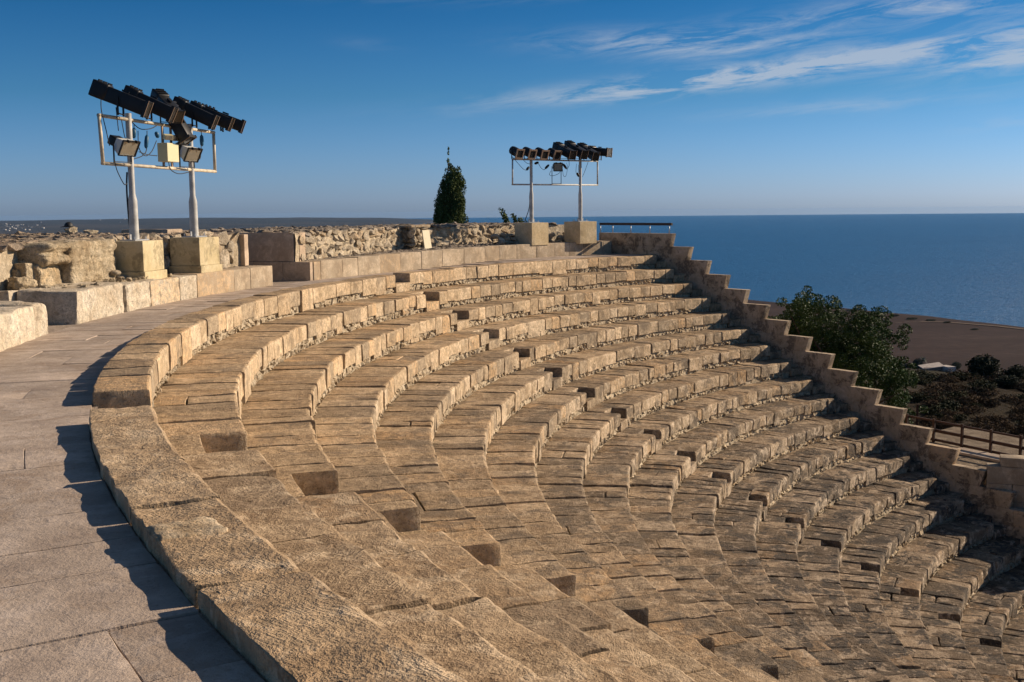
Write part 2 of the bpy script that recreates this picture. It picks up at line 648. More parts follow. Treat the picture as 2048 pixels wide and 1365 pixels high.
M_PAVE = stone('paving_stone', (0.37, 0.29, 0.23), (0.45, 0.36, 0.287), (0.53, 0.43, 0.35), tint=0.13, orange=0.0, stain=0.45, stain_col=(0.30, 0.215, 0.15), bump=0.26, pit=0.3, grain=0.26, pale=0.2, slo=0.53, holes=0.3)
M_PAVEJ = stone('paving_bedding', (0.36, 0.27, 0.20), (0.42, 0.33, 0.25), (0.48, 0.38, 0.3), tint=0, orange=0, stain=0.1, bump=0.4)
M_ASH = stone('ashlar_stone', (0.43, 0.33, 0.225), (0.53, 0.42, 0.295), (0.60, 0.49, 0.36), tint=0.10, orange=0.25, stain=0.38, stain_col=(0.20, 0.16, 0.115), bump=0.28, pit=0.35, grain=0.6)
M_WHITE = stone('pale_boulder_stone', (0.56, 0.45, 0.32), (0.68, 0.58, 0.44), (0.76, 0.67, 0.54), tint=0.07, orange=0.12, stain=0.22, stain_col=(0.42, 0.32, 0.2), bump=0.7, pit=0.6, holes=0.5)
M_ROCK = stone('weathered_rock', (0.58, 0.44, 0.27), (0.70, 0.57, 0.385), (0.77, 0.65, 0.47), tint=0.08, orange=0.2, stain=0.35, stain_col=(0.24, 0.17, 0.1), bump=1.0, pit=0.9, bscale=1.5, holes=1.0)
M_WALLST = stone('wall_rubble_stone', (0.42, 0.33, 0.225), (0.58, 0.475, 0.34), (0.68, 0.58, 0.44), tint=0.25, orange=0.25, stain=0.3, stain_col=(0.2, 0.17, 0.13), bump=0.7, pit=0.5, nscale=2)
M_MORTAR = stone('lime_mortar', (0.50, 0.40, 0.27), (0.60, 0.49, 0.34), (0.66, 0.55, 0.40), tint=0, orange=0, stain=0.15, bump=0.8, pit=0.4)
M_TOP = stone('wall_top_rubble', (0.30, 0.235, 0.175), (0.44, 0.36, 0.28), (0.55, 0.47, 0.38), tint=0.2, orange=0.1, stain=0.35, bump=0.8, pit=0.5, nscale=2)
M_PAR = stone('parapet_stone', (0.44, 0.335, 0.225), (0.54, 0.42, 0.29), (0.60, 0.48, 0.35), tint=0.05, orange=0.05, stain=0.75, stain_col=(0.10, 0.08, 0.06), bump=0.2, pit=0.2, grain=0.5, slo=0.505, sscale=2.6)
M_PIER = stone('smooth_pier_stone', (0.52, 0.385, 0.265), (0.58, 0.44, 0.31), (0.63, 0.49, 0.355), tint=0.05, orange=0, stain=0.4, stain_col=(0.22, 0.165, 0.12), bump=0.15, pit=0.15, grain=0.4)
M_PED = stone('yellow_render', (0.52, 0.42, 0.235), (0.58, 0.475, 0.285), (0.62, 0.52, 0.33), tint=0.04, orange=0, stain=0.6, stain_col=(0.22, 0.18, 0.11), bump=0.16, pit=0.15, grain=0.3, slo=0.54)
M_PED2 = stone('sand_render', (0.56, 0.43, 0.25), (0.62, 0.49, 0.30), (0.66, 0.53, 0.345), tint=0.04, orange=0, stain=0.12, stain_col=(0.3, 0.23, 0.14), bump=0.3, pit=0.3, grain=0.45)
M_BLACK = plain('black_lamp_paint', (0.012, 0.012, 0.013), 0.45, 0, 0.3, 9, 0.05)
M_POLE = plain('pale_pole_paint', (0.47, 0.46, 0.43), 0.5, 0.0, 0.32, 5)
M_CREAM = plain('cream_pipe_paint', (0.56, 0.48, 0.35), 0.55, 0.0, 0.35, 9)
M_STEEL = plain('galvanised_steel', (0.42, 0.42, 0.42), 0.4, 0.8, 0.15, 20)
M_WHITEP = plain('white_lamp_paint', (0.62, 0.62, 0.58), 0.45, 0, 0.12, 14)
M_GLASS = plain('lamp_glass', (0.03, 0.026, 0.022), 0.15, 0.0, 0.05, 5, 0, 0.8)
M_REFL = plain('lamp_reflector', (0.45, 0.43, 0.36), 0.25, 0.7, 0.1, 10)
M_BOXC = plain('cream_enclosure', (0.66, 0.60, 0.36), 0.5, 0, 0.05, 8)
M_CABLE = plain('black_cable', (0.015, 0.015, 0.016), 0.6)
M_BLUE = plain('blue_plug', (0.015, 0.10, 0.19), 0.5)
M_RIM = plain('worn_tan_rim', (0.30, 0.21, 0.15), 0.5, 0.2, 0.2, 20)
M_WOOD = plain('brown_timber', (0.052, 0.024, 0.016), 0.75, 0, 0.35, 12, 0.2)
M_WOODT = plain('dark_rail_timber', (0.055, 0.035, 0.026), 0.7, 0, 0.4, 10, 0.2)
M_PLATE = plain('cream_plate', (0.76, 0.66, 0.45), 0.6, 0, 0.06, 10)

# ------------------------------------------------------------------ terrain, sea, far land
EX, EY = math.cos(math.radians(37)), math.sin(math.radians(37))      # downhill


def sstep(a, b, x):
    t = min(1, max(0, (x - a) / (b - a)))
    return t * t * (3 - 2 * t)


def lin(x, pts):
    if x <= pts[0][0]:
        return pts[0][1]
    for (a, b), (c, d) in zip(pts, pts[1:]):
        if x <= c:
            return b + (d - b) * (x - a) / (c - a)
    return pts[-1][1]


def ground_z(x, y):
    dx, dy = x - CX, y - CY
    R = math.hypot(dx, dy)
    t = dx * EX + dy * EY
    w = -dx * EY + dy * EX            # positive towards the far parapet
    zs = lin(t, [(-400, -70), (-250, -40), (-90, -9), (-45, -1.5), (-30, -0.5), (-4, -0.7), (2, -5.5), (14, -8.6), (30, -10.2), (52, -13.6), (80, -16.8), (118, -22.5), (128, -26), (190, -60), (270, -92), (5000, -92)])
    if abs(w) > 60:
        zs = min(zs, lin(abs(w), [(60, 0), (300, -60), (500, -92)]))
    n = noise.noise(Vector((x * .06, y * .06, 1))) * 1.3 + noise.noise(Vector((x * .2, y * .2, 5))) * 0.35
    zs += n * sstep(8, 40, t) + (n * 0.3 if R > 40 else 0)
    if R < 27.3 and t < 3:
        return -9.6
    return zs


gv, gf = [], []
radii = [0, 6, 12, 18, 22, 25, 27.2, 27.6, 29, 31, 33.5, 36, 39, 42, 46, 50, 55, 60, 66, 72, 79, 86, 94, 102, 111, 120, 130, 142, 155, 170, 190, 215, 245, 280, 330, 400, 600, 1000]
NA = 240
for r in radii:
    for j in range(NA):
        a = 2 * PI * j / NA
        x, y = CX + r * math.cos(a), CY + r * math.sin(a)
        gv.append((x, y, ground_z(x, y)))
for i in range(len(radii) - 1):
    for j in range(NA):
        a, b = i * NA + j, i * NA + (j + 1) % NA
        gf.append((a, b, b + NA, a + NA))


def soil(name, c0, c1, c2, scale, c3=None):
    mt, n, l, bs = newmat(name)
    t = NT(mt)
    pos = t.node('ShaderNodeNewGeometry').outputs['Position']
    a = t.noise(pos, scale, 8, 0.65, 0.3)
    col = t.ramp(a, [(0.32, c0), (0.5, c1), (0.68, c2)])
    if c3:
        col = t.mix(t.mp(t.noise(pos, scale * 0.13, 5, 0.6), 0.5, 0.62), col, c3)
    l.new(col, bs.inputs['Base Color'])
    bs.inputs['Roughness'].default_value = 1.0
    bs.inputs['Specular IOR Level'].default_value = 0.05
    bp = t.node('ShaderNodeBump', {'Height': t.noise(pos, scale * 4, 6, 0.7), 'Strength': 0.8, 'Distance': 0.25 / scale})
    l.new(bp.outputs[0], bs.inputs['Normal'])
    return mt


M_HILL = soil('hillside_soil', (0.020, 0.016, 0.010), (0.036, 0.027, 0.018), (0.06, 0.045, 0.029), 0.8, (0.045, 0.038, 0.023))
g = mobj('ground', np.array(gv), gf, M_HILL)
tag(g, 'brown scrubby hillside falling away beyond the theatre', None, None, 'structure')

# coastal plain with a beach edge
coast_px = [(1350, 588), (1440, 595), (1500, 600), (1545, 604.5), (1620, 611), (1700, 618.5), (1760, 624), (1850, 632), (1950, 643), (2048, 655), (2150, 668), (2300, 690)]
coast = [at_z(x, y, -83.2) for x, y in coast_px]
d0 = (coast[0] - coast[1]).normalized()
coast = [coast[0] + d0 * 900, coast[0] + d0 * 400] + coast + [coast[-1] + (coast[-1] - coast[-2]).normalized() * 400]
M_FIELD, n_, l_, b_ = newmat('ploughed_field')
t_ = NT(M_FIELD)
pos_ = t_.node('ShaderNodeNewGeometry').outputs['Position']
fr = t_.scaled(pos_, (0.004, 0.018, 0.01), (0, 0, math.radians(-35)))
fcol = t_.ramp(t_.noise(fr, 1.0, 7, 0.62, 0.4), [(0.3, (0.028, 0.0175, 0.015)), (0.5, (0.044, 0.0275, 0.0235)), (0.7, (0.072, 0.047, 0.039))])
l_.new(t_.mix(t_.mp(t_.noise(pos_, 0.15, 5, 0.7), 0.35, 0.7), fcol, (0.034, 0.022, 0.019)), b_.inputs['Base Color'])
b_.inputs['Roughness'].default_value = 1
b_.inputs['Specular IOR Level'].default_value = 0.05
inl = [Vector((-600, 1400, 0)), Vector((-700, 500, 0)), Vector((-300, 150, 0)), Vector((100, 60, 0)), Vector((400, 50, 0)), Vector((700, 200, 0))]
fv, ff = [], []
cpts = []
for a, b in zip(coast, coast[1:]):
    for i in range(10):
        q = a.lerp(b, i / 10)
        q = q + Vector((noise.noise(q * 0.03), noise.noise(q * 0.03 + Vector((9, 9, 9))), 0)) * 4
        cpts.append(q)
for q in cpts:
    nrm = Vector((0.83, 0.55, 0))
    fv += [q + nrm * 3 + Vector((0, 0, -3)), q + Vector((0, 0, 0.0)), q - nrm * 12 + Vector((0, 0, 1.3)), q - nrm * 420 + Vector((0, 0, 1.6)), q - nrm * 1500 + Vector((0, 0, 1.7))]
for i in range(len(cpts) - 1):
    for j in range(4):
        a = i * 5 + j
        ff.append((a, a + 1, a + 6, a + 5))
pl = mobj('coastal_plain', np.array([tuple(v) for v in fv]), ff, M_FIELD)
tag(pl, 'bare brown ploughed plain along the shore', None, None, 'structure')

# sandy field track near the shore
mb = MB()
trk = [at_z(x, y, -81.5) for x, y in ((1730, 652), (1790, 646), (1840, 643), (1900, 645), (1990, 652), (2080, 662))]
vs_, fs_ = [], []
for q in trk:
    nrm = Vector((0.83, 0.55, 0)) * 2.2
    vs_ += [q - nrm, q + nrm]
for i in range(len(trk) - 1):
    fs_.append((2 * i, 2 * i + 1, 2 * i + 3, 2 * i + 2))
mb.add(vs_, fs_)
M_TRACK = soil('sandy_track', (0.16, 0.12, 0.095), (0.19, 0.145, 0.115), (0.22, 0.17, 0.135), 0.3)
tag(mb.build('field_track', M_TRACK), 'pale sandy track across the brown plain', None, None, 'structure')

# sea
M_SEA, n_, l_, b_ = newmat('sea_water')
t_ = NT(M_SEA)
pos_ = t_.node('ShaderNodeNewGeometry').outputs['Position']
wv = t_.noise(t_.scaled(pos_, (0.0006, 0.004, 1)), 1.0, 6, 0.6, 0.3)
wf = t_.noise(t_.scaled(pos_, (0.02, 0.05, 1)), 1.0, 6, 0.7)
scol = t_.ramp(wv, [(0.3, (0.008, 0.098, 0.25)), (0.5, (0.011, 0.118, 0.29)), (0.7, (0.018, 0.142, 0.335))])
l_.new(t_.mix(t_.mp(wf, 0.35, 0.65), scol, (0.010, 0.104, 0.258)), b_.inputs['Base Color'])
b_.inputs['Roughness'].default_value = 0.38
b_.inputs['Specular IOR Level'].default_value = 0.12
wb = t_.noise(t_.scaled(pos_, (0.10, 0.22, 0.1), (0, 0, 0.5)), 1.0, 7, 0.65)
bp = t_.node('ShaderNodeBump', {'Height': wb, 'Strength': 1.0, 'Distance': 5.0})
l_.new(bp.outputs[0], b_.inputs['Normal'])
SEA_Z = -83.9
sv, sf = [], []
srad = [20, 200, 600, 1500, 4000, 9000, 16600]
for r in srad:
    for j in range(256):
        a = 2 * PI * j / 256
        sv.append((r * math.cos(a), r * math.sin(a), SEA_Z))
for i in range(len(srad) - 1):
    for j in range(256):
        a, b = i * 256 + j, i * 256 + (j + 1) % 256
        sf.append((a, b, b + 256, a + 256))
tag(mobj('sea', np.array(sv), sf, M_SEA), 'deep blue calm sea reaching to the horizon', None, None, 'structure')

# far land to the left, low hills with a village
M_FAR = soil('far_hills_haze_tint', (0.04, 0.048, 0.056), (0.055, 0.063, 0.072), (0.075, 0.077, 0.08), 0.004, (0.085, 0.08, 0.078))  # bluish base adds painted distance haze to that of the haze volume


def far_z(a, d):
    px = 1024 + math.tan(a) * F_PX
    top = lin(px, [(-900, -30), (-300, -36), (0, -40), (150, -39), (260, -32), (400, -33), (520, -38), (600, -40), (700, -46), (800, -58), (870, -76), (900, -95)])
    k = lin(d, [(3500, -84), (6000, -76), (8200, -66)])
    hh = sstep(7500, 10500, d)
    nz = noise.noise(Vector((a * 26, d * .0007, 2))) * 4 + noise.noise(Vector((a * 80, d * .002, 7))) * 1.6
    base = k + (top - k) * hh + nz * (0.4 + hh * 0.7)
    if px > 640:
        lim = lin(px, [(640, 3000), (760, 6200), (900, 10500)])
        base = min(base, -70 + (d - lim) * 0.03) if d < lim + 900 else base
    return base


lv, lf = [], []
angs = [-1.15 + i * (1.15 + 0.02) / 220 for i in range(221)]
dists = [2500, 3500, 4300, 5000, 5800, 6600, 7400, 8200, 9000, 9600, 10200, 10800, 11400, 12200]
for d in dists:
    for a in angs:
        lv.append((math.sin(a) * d, math.cos(a) * d, far_z(a, d)))
na = len(angs)
for i in range(len(dists) - 1):
    for j in range(na - 1):
        a = i * na + j
        lf.append((a, a + na, a + na + 1, a + 1))
tag(mobj('far_hills', np.array(lv), lf, M_FAR), 'low bluish hills across the bay behind the left wall', None, None, 'structure')

# ------------------------------------------------------------------ theatre tiers
ORD = ['topmost', 'second', 'third', 'fourth', 'fifth', 'sixth', 'seventh', 'eighth', 'ninth', 'tenth', 'eleventh', 'twelfth', 'thirteenth', 'fourteenth', 'fifteenth', 'sixteenth', 'seventeenth', 'eighteenth', 'nineteenth']


def split(t0, t1, r, wmin, wmax):
    out, t = [], t0
    while t < t1 - 1e-6:
        w = rnd.uniform(wmin, wmax) * (1.7 if rnd.random() < 0.07 else 1.0) / r
        e = t + w
        if t1 - e < wmin * 0.7 / r:
            e = t1
        out.append((t, min(e, t1)))
        t = e
    return out


def par_th(r):
    """angle where the parapet's near face cuts radius r"""
    return TH_END - 0.47 / r


for k in range(NROW):
    r_in, r_out = lip(k), (lip(k - 1) + 0.05 if k else WALK_R0)
    zt = -HT * k
    tier = empty('seating_tier', (CX, CY, zt - HT),
                 ('topmost narrow tier of tan stone blocks beside the paved walkway' if k == 0 else
                  '%s curved stone seating tier counted down from the walkway' % ORD[k]), 'seating tier', 'curved seating tiers of the theatre')
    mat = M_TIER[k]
    tmax = {0: 224, 1: 222, 2: 221, 3: 219, 4: 217, 5: 216, 6: 214, 7: 212, 8: 210, 9: 208, 10: 206, 11: 203, 12: 200, 13: 198, 14: 195, 15: 191, 16: 187, 17: 183, 18: 180}[k]
    tmax = math.radians(tmax)
    zones = []
    prev = TH_END
    for a0, a1 in AISLES:
        if a0 < tmax:
            zones.append((prev, min(a0, tmax)))
            prev = a1
    if prev < tmax:
        zones.append((prev, tmax))
    # backing under the blocks
    segs = []
    nd = rnd.uniform(0.345, 0.395) if k else 0.46
    for z0_, z1_ in zones:
        segs.append((r_in + 0.075, r_out, z0_ + 0.05 / r_in, z1_ - 0.05 / r_in, zt - 1.3, zt - 0.08))
    for a0, a1 in AISLES:
        if a0 < tmax:
            segs.append((r_in + 0.05, r_out, a0, a1, zt - 1.3, zt - 0.26))
            if k:
                segs.append((r_in + nd + 0.03, r_out, a0 - .002, a1 + .002, zt - 0.5, zt - 0.05))
    psolid('backing', tier, segs + [(r_in + 0.06, r_out, par_th(r_in) - 0.01, TH_END, zt - 1.3, zt - 0.24), (r_in + nd + .03, r_out, par_th(r_in) - 0.01, TH_END + .004, zt - .5, zt - 0.04)], M_CORE)
    psolid('riser_mortar', tier, [(r_in + 0.055, r_in + 0.3, z0_ + 0.04 / r_in, z1_ - 0.04 / r_in, zt - 0.6, zt - 0.21) for z0_, z1_ in zones], M_MORTAR)
    # seat blocks
    for zi, (z0_, z1_) in enumerate(zones):
        near = z0_ > TH_NEAR
        if near:
            lo, hi = (0.75, 1.35) if k < 2 else ((0.55, 1.0) if k < 8 else (0.4, 0.6))
        else:
            lo, hi = (0.42, 0.72) if k == 0 else (0.30, 0.54)
        for (a, b) in split(z0_, z1_, r_in, lo, hi):
            d = (pol(r_in, (a + b) / 2, zt) - CAM).length
            fine = d < 7.5
            mid = d < 14
            hb = rnd.uniform(0.235, 0.305) if rnd.random() > 0.1 else rnd.uniform(0.34, 0.40)
            if k == 0 and near:
                hb = 0.3
            zj = rnd.gauss(0, 0.006)
            rj = rnd.gauss(0, 0.010)
            old = min(1, k / 11)
            bev = rnd.uniform(0.006, 0.013) + old * rnd.uniform(0.0, 0.024)
            amp = (0.008 + 0.013 * old) * (1.9 if fine else 1)
            n = (16, 18, 5) if fine else ((8, 7, 4) if mid else (5, 5, 4))
            gap = rnd.uniform(0.003, 0.009) + old * rnd.uniform(0, 0.004)
            if near and k < 6:
                gap = rnd.uniform(0.007, 0.013)
            lb_ = rnd.uniform(0.022, 0.038) + old * rnd.uniform(0.0, 0.02)
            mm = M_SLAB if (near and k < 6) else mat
            if k and not fine and rnd.random() < 0.02 + 0.08 * old:
                sp_ = rnd.uniform(0.35, 0.65)
                rm_ = r_in + (r_out - r_in) * sp_
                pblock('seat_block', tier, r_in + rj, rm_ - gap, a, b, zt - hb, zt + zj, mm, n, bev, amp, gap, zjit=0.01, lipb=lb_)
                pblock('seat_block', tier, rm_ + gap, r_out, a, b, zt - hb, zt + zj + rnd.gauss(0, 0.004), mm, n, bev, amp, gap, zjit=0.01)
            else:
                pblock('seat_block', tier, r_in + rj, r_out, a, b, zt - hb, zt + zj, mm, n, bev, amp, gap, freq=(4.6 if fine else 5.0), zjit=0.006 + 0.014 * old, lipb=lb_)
    # stair cut through the tier: half-height step, and the tread behind it
    for ai, (a0, a1) in enumerate(AISLES):
        if a0 > tmax:
            continue
        for (a, b) in split(a0, a1, r_in, 0.6, 0.9):
            pblock('step_block', tier, r_in - 0.012, r_in + nd - 0.004, a, b, zt - 0.40, zt - 0.20 + rnd.gauss(0, .008), mat, (5, 6, 3), 0.012, 0.008, 0.003)
            if k:
                pblock('tread_block', tier, r_in + nd + 0.004, r_out, a, b, zt - 0.25, zt + rnd.gauss(0, .005), mat, (5, 6, 3), 0.010, 0.007, 0.003)
    # steps beside the parapet
    pblock('step_block', tier, r_in - 0.012, r_in + nd - 0.004, par_th(r_in) - 0.01, TH_END - 0.0005, zt - 0.40, zt - 0.20, mat, (4, 4, 3), 0.02, 0.008, 0.001)
    pblock('tread_block', tier, r_in + nd + 0.004, r_out, par_th(r_in) - 0.01, TH_END - 0.0005, zt - 0.25, zt - 0.004, mat, (4, 4, 3), 0.018, 0.008, 0.001)
    # small packing stones under the seat blocks
    sc_ = Scatter()
    for z0_, z1_ in zones:
        t = z0_
        te = min(z1_, math.radians(206))
        while t < te:
            w = rnd.uniform(0.05, 0.15)
            zz = zt - 0.405
            top = zt - rnd.uniform(0.24, 0.29)
            while zz < top - 0.02:
                h = min(rnd.uniform(0.05, 0.12), top - zz + 0.03)
                th = t + w / 2 / r_in
                P = pol(r_in + 0.085 + rnd.uniform(-0.022, 0.02), th, zz + h / 2)
                sc_.add(P, (rnd.uniform(0.10, 0.14), w * 1.15, h * 1.18), (rnd.gauss(0, .12), rnd.gauss(0, .12), th + rnd.gauss(0, .12)))
                zz += h
            t += w / r_in
    if sc_.n:
        tag(sc_.build('packing_stones', M_RUB, tier, False), 'small pale packing stones beneath the seat blocks', kind='stuff')

# a rough repair patch let into the topmost tier
mb_pts, mb_f = block_points((0.30, 0.24, 0.05), (10, 8, 3), 0.02, 0.014, 991, 14)
o_ = pol(22.56, math.radians(210.05), 0)
ex_ = Vector((-math.cos(math.radians(210.4)), -math.sin(math.radians(210.4)), 0))
ey_ = Vector((-ex_.y, ex_.x, 0))
top0 = bpy.data.objects['seating_tier']
tag(mobj('repair_patch', [o_ + ex_ * p_.x + ey_ * (p_.y) + Vector((0, 0, p_.z - 0.032)) for p_ in mb_pts], mb_f, M_RUB, top0), 'pale gravelly repair patch in the stone')

# orchestra floor at the foot of the tiers
of_v = [(CX, CY, -HT * NROW)] + [tuple(pol(lip(NROW - 1) + 0.3, 2 * PI * j / 64, -HT * NROW)) for j in range(64)]
tag(mobj('orchestra_floor', np.array(of_v), [(0, 1 + j, 1 + (j + 1) % 64) for j in range(64)], M_PAVEJ), 'flat stone floor at the foot of the tiers', None, None, 'structure')

# ------------------------------------------------------------------ walkway
walk = empty('walkway', (CX, CY, -0.2))
tag(walk, 'curved pale paved walkway above the tiers', kind='structure')
wb_ = []
T = math.radians(127)
bed = MB()
ths = [math.radians(d_) for d_ in np.arange(126.5, 227, 1.0)]
vs_, fs_ = [], []
for th in ths:
    for r in (WALK_R0 - 0.04, WALK_R1 + 0.1, 27.3):
        vs_.append(pol(r, th, zwalk(th) - 0.010))
for i in range(len(ths) - 1):
    for j in range(2):
        a = i * 3 + j
        fs_.append((a, a + 1, a + 4, a + 3))
bed.add(vs_, fs_)
bed.build('bedding', M_PAVEJ, walk, True)
t = math.radians(127.6)
while t < math.radians(225):
    w = rnd.uniform(0.36, 0.62)
    d = (pol(23.3, t, 0) - CAM).length
    if d < 9:
        w = rnd.uniform(0.42, 0.68)
    t1 = t + w / 23.3
    cuts = [WALK_R0 + 0.004]
    ncut = rnd.choice((1, 2, 2, 3, 3))
    cc = sorted(rnd.uniform(WALK_R0 + 0.3, WALK_R1 - 0.3) for _ in range(ncut - 1))
    cuts += [c for i, c in enumerate(cc) if i == 0 or c - cc[i - 1] > 0.3]
    cuts.append(WALK_R1)
    for a, b in zip(cuts, cuts[1:]):
        zz = zwalk((t + t1) / 2)
        pblock('paving_slab', walk, a + 0.002, b - 0.002, t, t1, zz - 0.06, zz + rnd.gauss(0, 0.0022), M_PAVE, (10, 10, 3) if d < 9 else (4, 4, 2), 0.004, 0.003, rnd.uniform(0.002, 0.0045) * (1.5 if d < 9 else 1), freq=4, chip=2.0)
    t = t1

# ------------------------------------------------------------------ retaining walls round the walkway
# far ashlar course
ash = empty('ashlar_wall', pol(24.3, math.radians(145), -0.1), 'long low curved ashlar wall between the passage and the parapet', 'wall')


def zledge(th):
    d = math.degrees(th)
    return lin(d, [(128, 0.405), (139, 0.40), (158, 0.295), (190, 0.295)])


t = math.radians(159.05)
first = True
while t > math.radians(127.9):
    w = rnd.uniform(0.62, 0.98) if not first else 0.30
    first = False
    t1 = max(t - w / 24.1, math.radians(127.8))
    if t1 - math.radians(127.8) < 0.012:
        t1 = math.radians(127.8)
    mdl = (t + t1) / 2
    pblock('ashlar_block', ash, 24.10 + rnd.gauss(0, .004), 24.55, t1, t, zwalk(mdl) - 0.06, zledge(mdl) + rnd.gauss(0, .004), M_ASH, (4, 6, 4), 0.012, 0.004, 0.002)
    t = t1 if t1 > math.radians(127.85) else 0


def r_rub(th):
    return lin(math.degrees(th), [(127, 26.2), (135, 26.1), (145, 25.75), (152, 24.95), (159, 24.52)])


# ledge paving behind the ashlar
mb = MB()
vs_, fs_ = [], []
ths = [math.radians(d_) for d_ in np.arange(127.2, 159.2, 0.8)]
for th in ths:
    for r in (24.5, (24.5 + r_rub(th) + .3) / 2, r_rub(th) + 0.3):
        q = pol(r, th, zledge(th) - 0.02)
        q.z += noise.noise(q * 2) * .015
        vs_.append(q)
for i in range(len(ths) - 1):
    for j in range(2):
        a = i * 3 + j
        fs_.append((a, a + 1, a + 4, a + 3))
mb.add(vs_, fs_)
mb.build('ledge', M_TOP, ash, True)
sc_ = Scatter()
for _ in range(620):
    th = math.radians(rnd.uniform(127.8, 158.6))
    rr = rnd.uniform(24.45, r_rub(th) + 0.05)
    s_ = rnd.uniform(0.08, 0.22)
    sc_.add(pol(rr, th, zledge(th) - 0.015), (s_, s_ * rnd.uniform(.6, 1), rnd.uniform(.03, .07)), (rnd.gauss(0, .08), rnd.gauss(0, .08), rnd.uniform(0, 6)))
tag(sc_.build('ledge_stones', M_TOP, ash, False), 'flat stones set in the top of the wall', kind='stuff')


def rubble_face(wall, fn, s0, s1, zb, zt_fn, sw=(0.16, 0.36), sh=(0.11, 0.22), meshes=None, proud=0.05):
    """courses of single stones; fn(s) -> (x, y, outward normal angle), s in metres"""
    z = zb
    while True:
        h = rnd.uniform(*sh)
        s = s0 + rnd.uniform(-0.1, 0.05)
        any_ = False
        while s < s1:
            w = rnd.uniform(*sw)
            c = min(s + w / 2, s1)
            zt_ = zt_fn(c)
            if z + h * 0.5 < zt_:
                any_ = True
                x, y, an = fn(c)
                hh = h * rnd.uniform(0.8, 1.25)
                dep = rnd.uniform(0.18, 0.28)
                pr = rnd.uniform(-0.045, proud)
                loc = Vector((x + math.cos(an) * (pr - dep * .25), y + math.sin(an) * (pr - dep * .25), min(z + h / 2 + rnd.gauss(0, .02), zt_ - hh * .32)))
                put('wall_stone', rnd.choice(meshes), loc, wall, Euler((rnd.gauss(0, .15), rnd.gauss(0, .15), an + rnd.gauss(0, .2))), (dep, w * 1.12, hh * 1.2))
            s += w
        z += h * 0.93
        if not any_:
            break


ME_WALL = [pebble_mesh('wall_stone', M_WALLST, d_, False) for d_ in WST]

# far rubble wall above the ledge
rw = empty('rubble_wall', pol(25.6, math.radians(144), 0.3), 'long pale rubble stone wall behind the curved ashlar ledge', 'wall')
ths = [math.radians(d_) for d_ in np.arange(131.2, 159.6, 0.7)]


def wall_body(parent, t0, t1, rfn, zb, ztop, rback, mat_face, mat_top):
    ths_ = np.linspace(t0, t1, max(4, int((t1 - t0) / math.radians(0.6))))
    vs1, fs1, vs2, fs2 = [], [], [], []
    NZ = 6
    for th in ths_:
        for i in range(NZ + 1):
            z = zb + (ztop - zb) * i / NZ
            q = pol(rfn(th) + 0.004, th, z)
            q += Vector((noise.noise(q * 4), noise.noise(q * 4 + Vector((5, 5, 5))), 0)) * 0.035
            vs1.append(q)
        rs = np.linspace(rfn(th) + 0.04, rback, 14)
        for r in rs:
            q = pol(r, th, ztop)
            q.z += noise.noise(q * 1.3) * 0.05 + noise.noise(q * 5) * 0.03 - 0.02
            vs2.append(q)
        vs2.append(pol(rback + 0.3, th, -0.6))
    for i in range(len(ths_) - 1):
        for j in range(NZ):
            a = i * (NZ + 1) + j
            fs1.append((a, a + 1, a + NZ + 2, a + NZ + 1))
        for j in range(14):
            a = i * 15 + j
            fs2.append((a, a + 1, a + 16, a + 15))
    mobj('mortar_face', vs1, fs1, mat_face, parent)
    mobj('wall_top', vs2, fs2, mat_top, parent)


ZTOP = 0.955
wall_body(rw, math.radians(127.2), math.radians(159.2), r_rub, 0.2, ZTOP - 0.02, 29.2, M_MORTAR, M_TOP)


def fn_far(s):
    th = math.radians(159.0) - s / 25.3
    r = r_rub(th)
    return CX + r * math.cos(th), CY + r * math.sin(th), th + PI


rubble_face(rw, fn_far, 0.15, 12.3, 0.31, lambda s: ZTOP + 0.02, (0.15, 0.38), (0.11, 0.22), ME_WALL, 0.03)
# rubble pilaster standing forward of the wall
pth = th_of(at_z(828, 499, 0.34))
pc = pol(r_rub(pth), pth, 0)
for zi, zz in enumerate(np.arange(0.36, 1.0, 0.115)):
    for j in range(3):
        for q in range(2):
            an = pth
            loc = pc + Vector((-math.sin(an), math.cos(an), 0)) * (j - 1) * 0.24 - Vector((math.cos(an), math.sin(an), 0)) * (0.06 + q * 0.24) + Vector((0, 0, zz))
            put('wall_stone', rnd.choice(ME_WALL), loc, rw, Euler((rnd.gauss(0, .15), rnd.gauss(0, .15), an + rnd.gauss(0, .2))), (0.33, 0.30, 0.16))
mb = MB()
cc_ = pc - Vector((math.cos(pth), math.sin(pth), 0)) * 0.16 + Vector((0, 0, 0.98))
eR, eT = Vector((math.cos(pth), math.sin(pth), 0)), Vector((-math.sin(pth), math.cos(pth), 0))
fblock('cap_stone', rw, cc_ - eT * 0.42 - eR * 0.28 - Vector((0, 0, .02)), eT, eR, (0.84, 0.56, 0.07), M_WALLST, (6, 5, 3), 0.02, 0.015)


# broken flat rubble on the wall tops
def top_rubble(parent, t0, t1, rfn, rback, n, name='top_stones'):
    sc2 = Scatter()
    for _ in range(n):
        th = rnd.uniform(t0, t1)
        r = rfn(th) + 0.05 + (rback - rfn(th)) * rnd.random() ** 1.3
        s2 = rnd.uniform(0.12, 0.38)
        sc2.add(pol(r, th, ZTOP - 0.01 + rnd.gauss(0, .012)), (s2, s2 * rnd.uniform(.5, 1), rnd.uniform(.05, .12)), (rnd.gauss(0, .1), rnd.gauss(0, .1), rnd.uniform(0, 6)))
    tag(sc2.build(name, M_TOP, parent, False), 'flat broken stones on the wall top', kind='stuff')


top_rubble(rw, math.radians(129), math.radians(159), r_rub, 29.0, 1500)

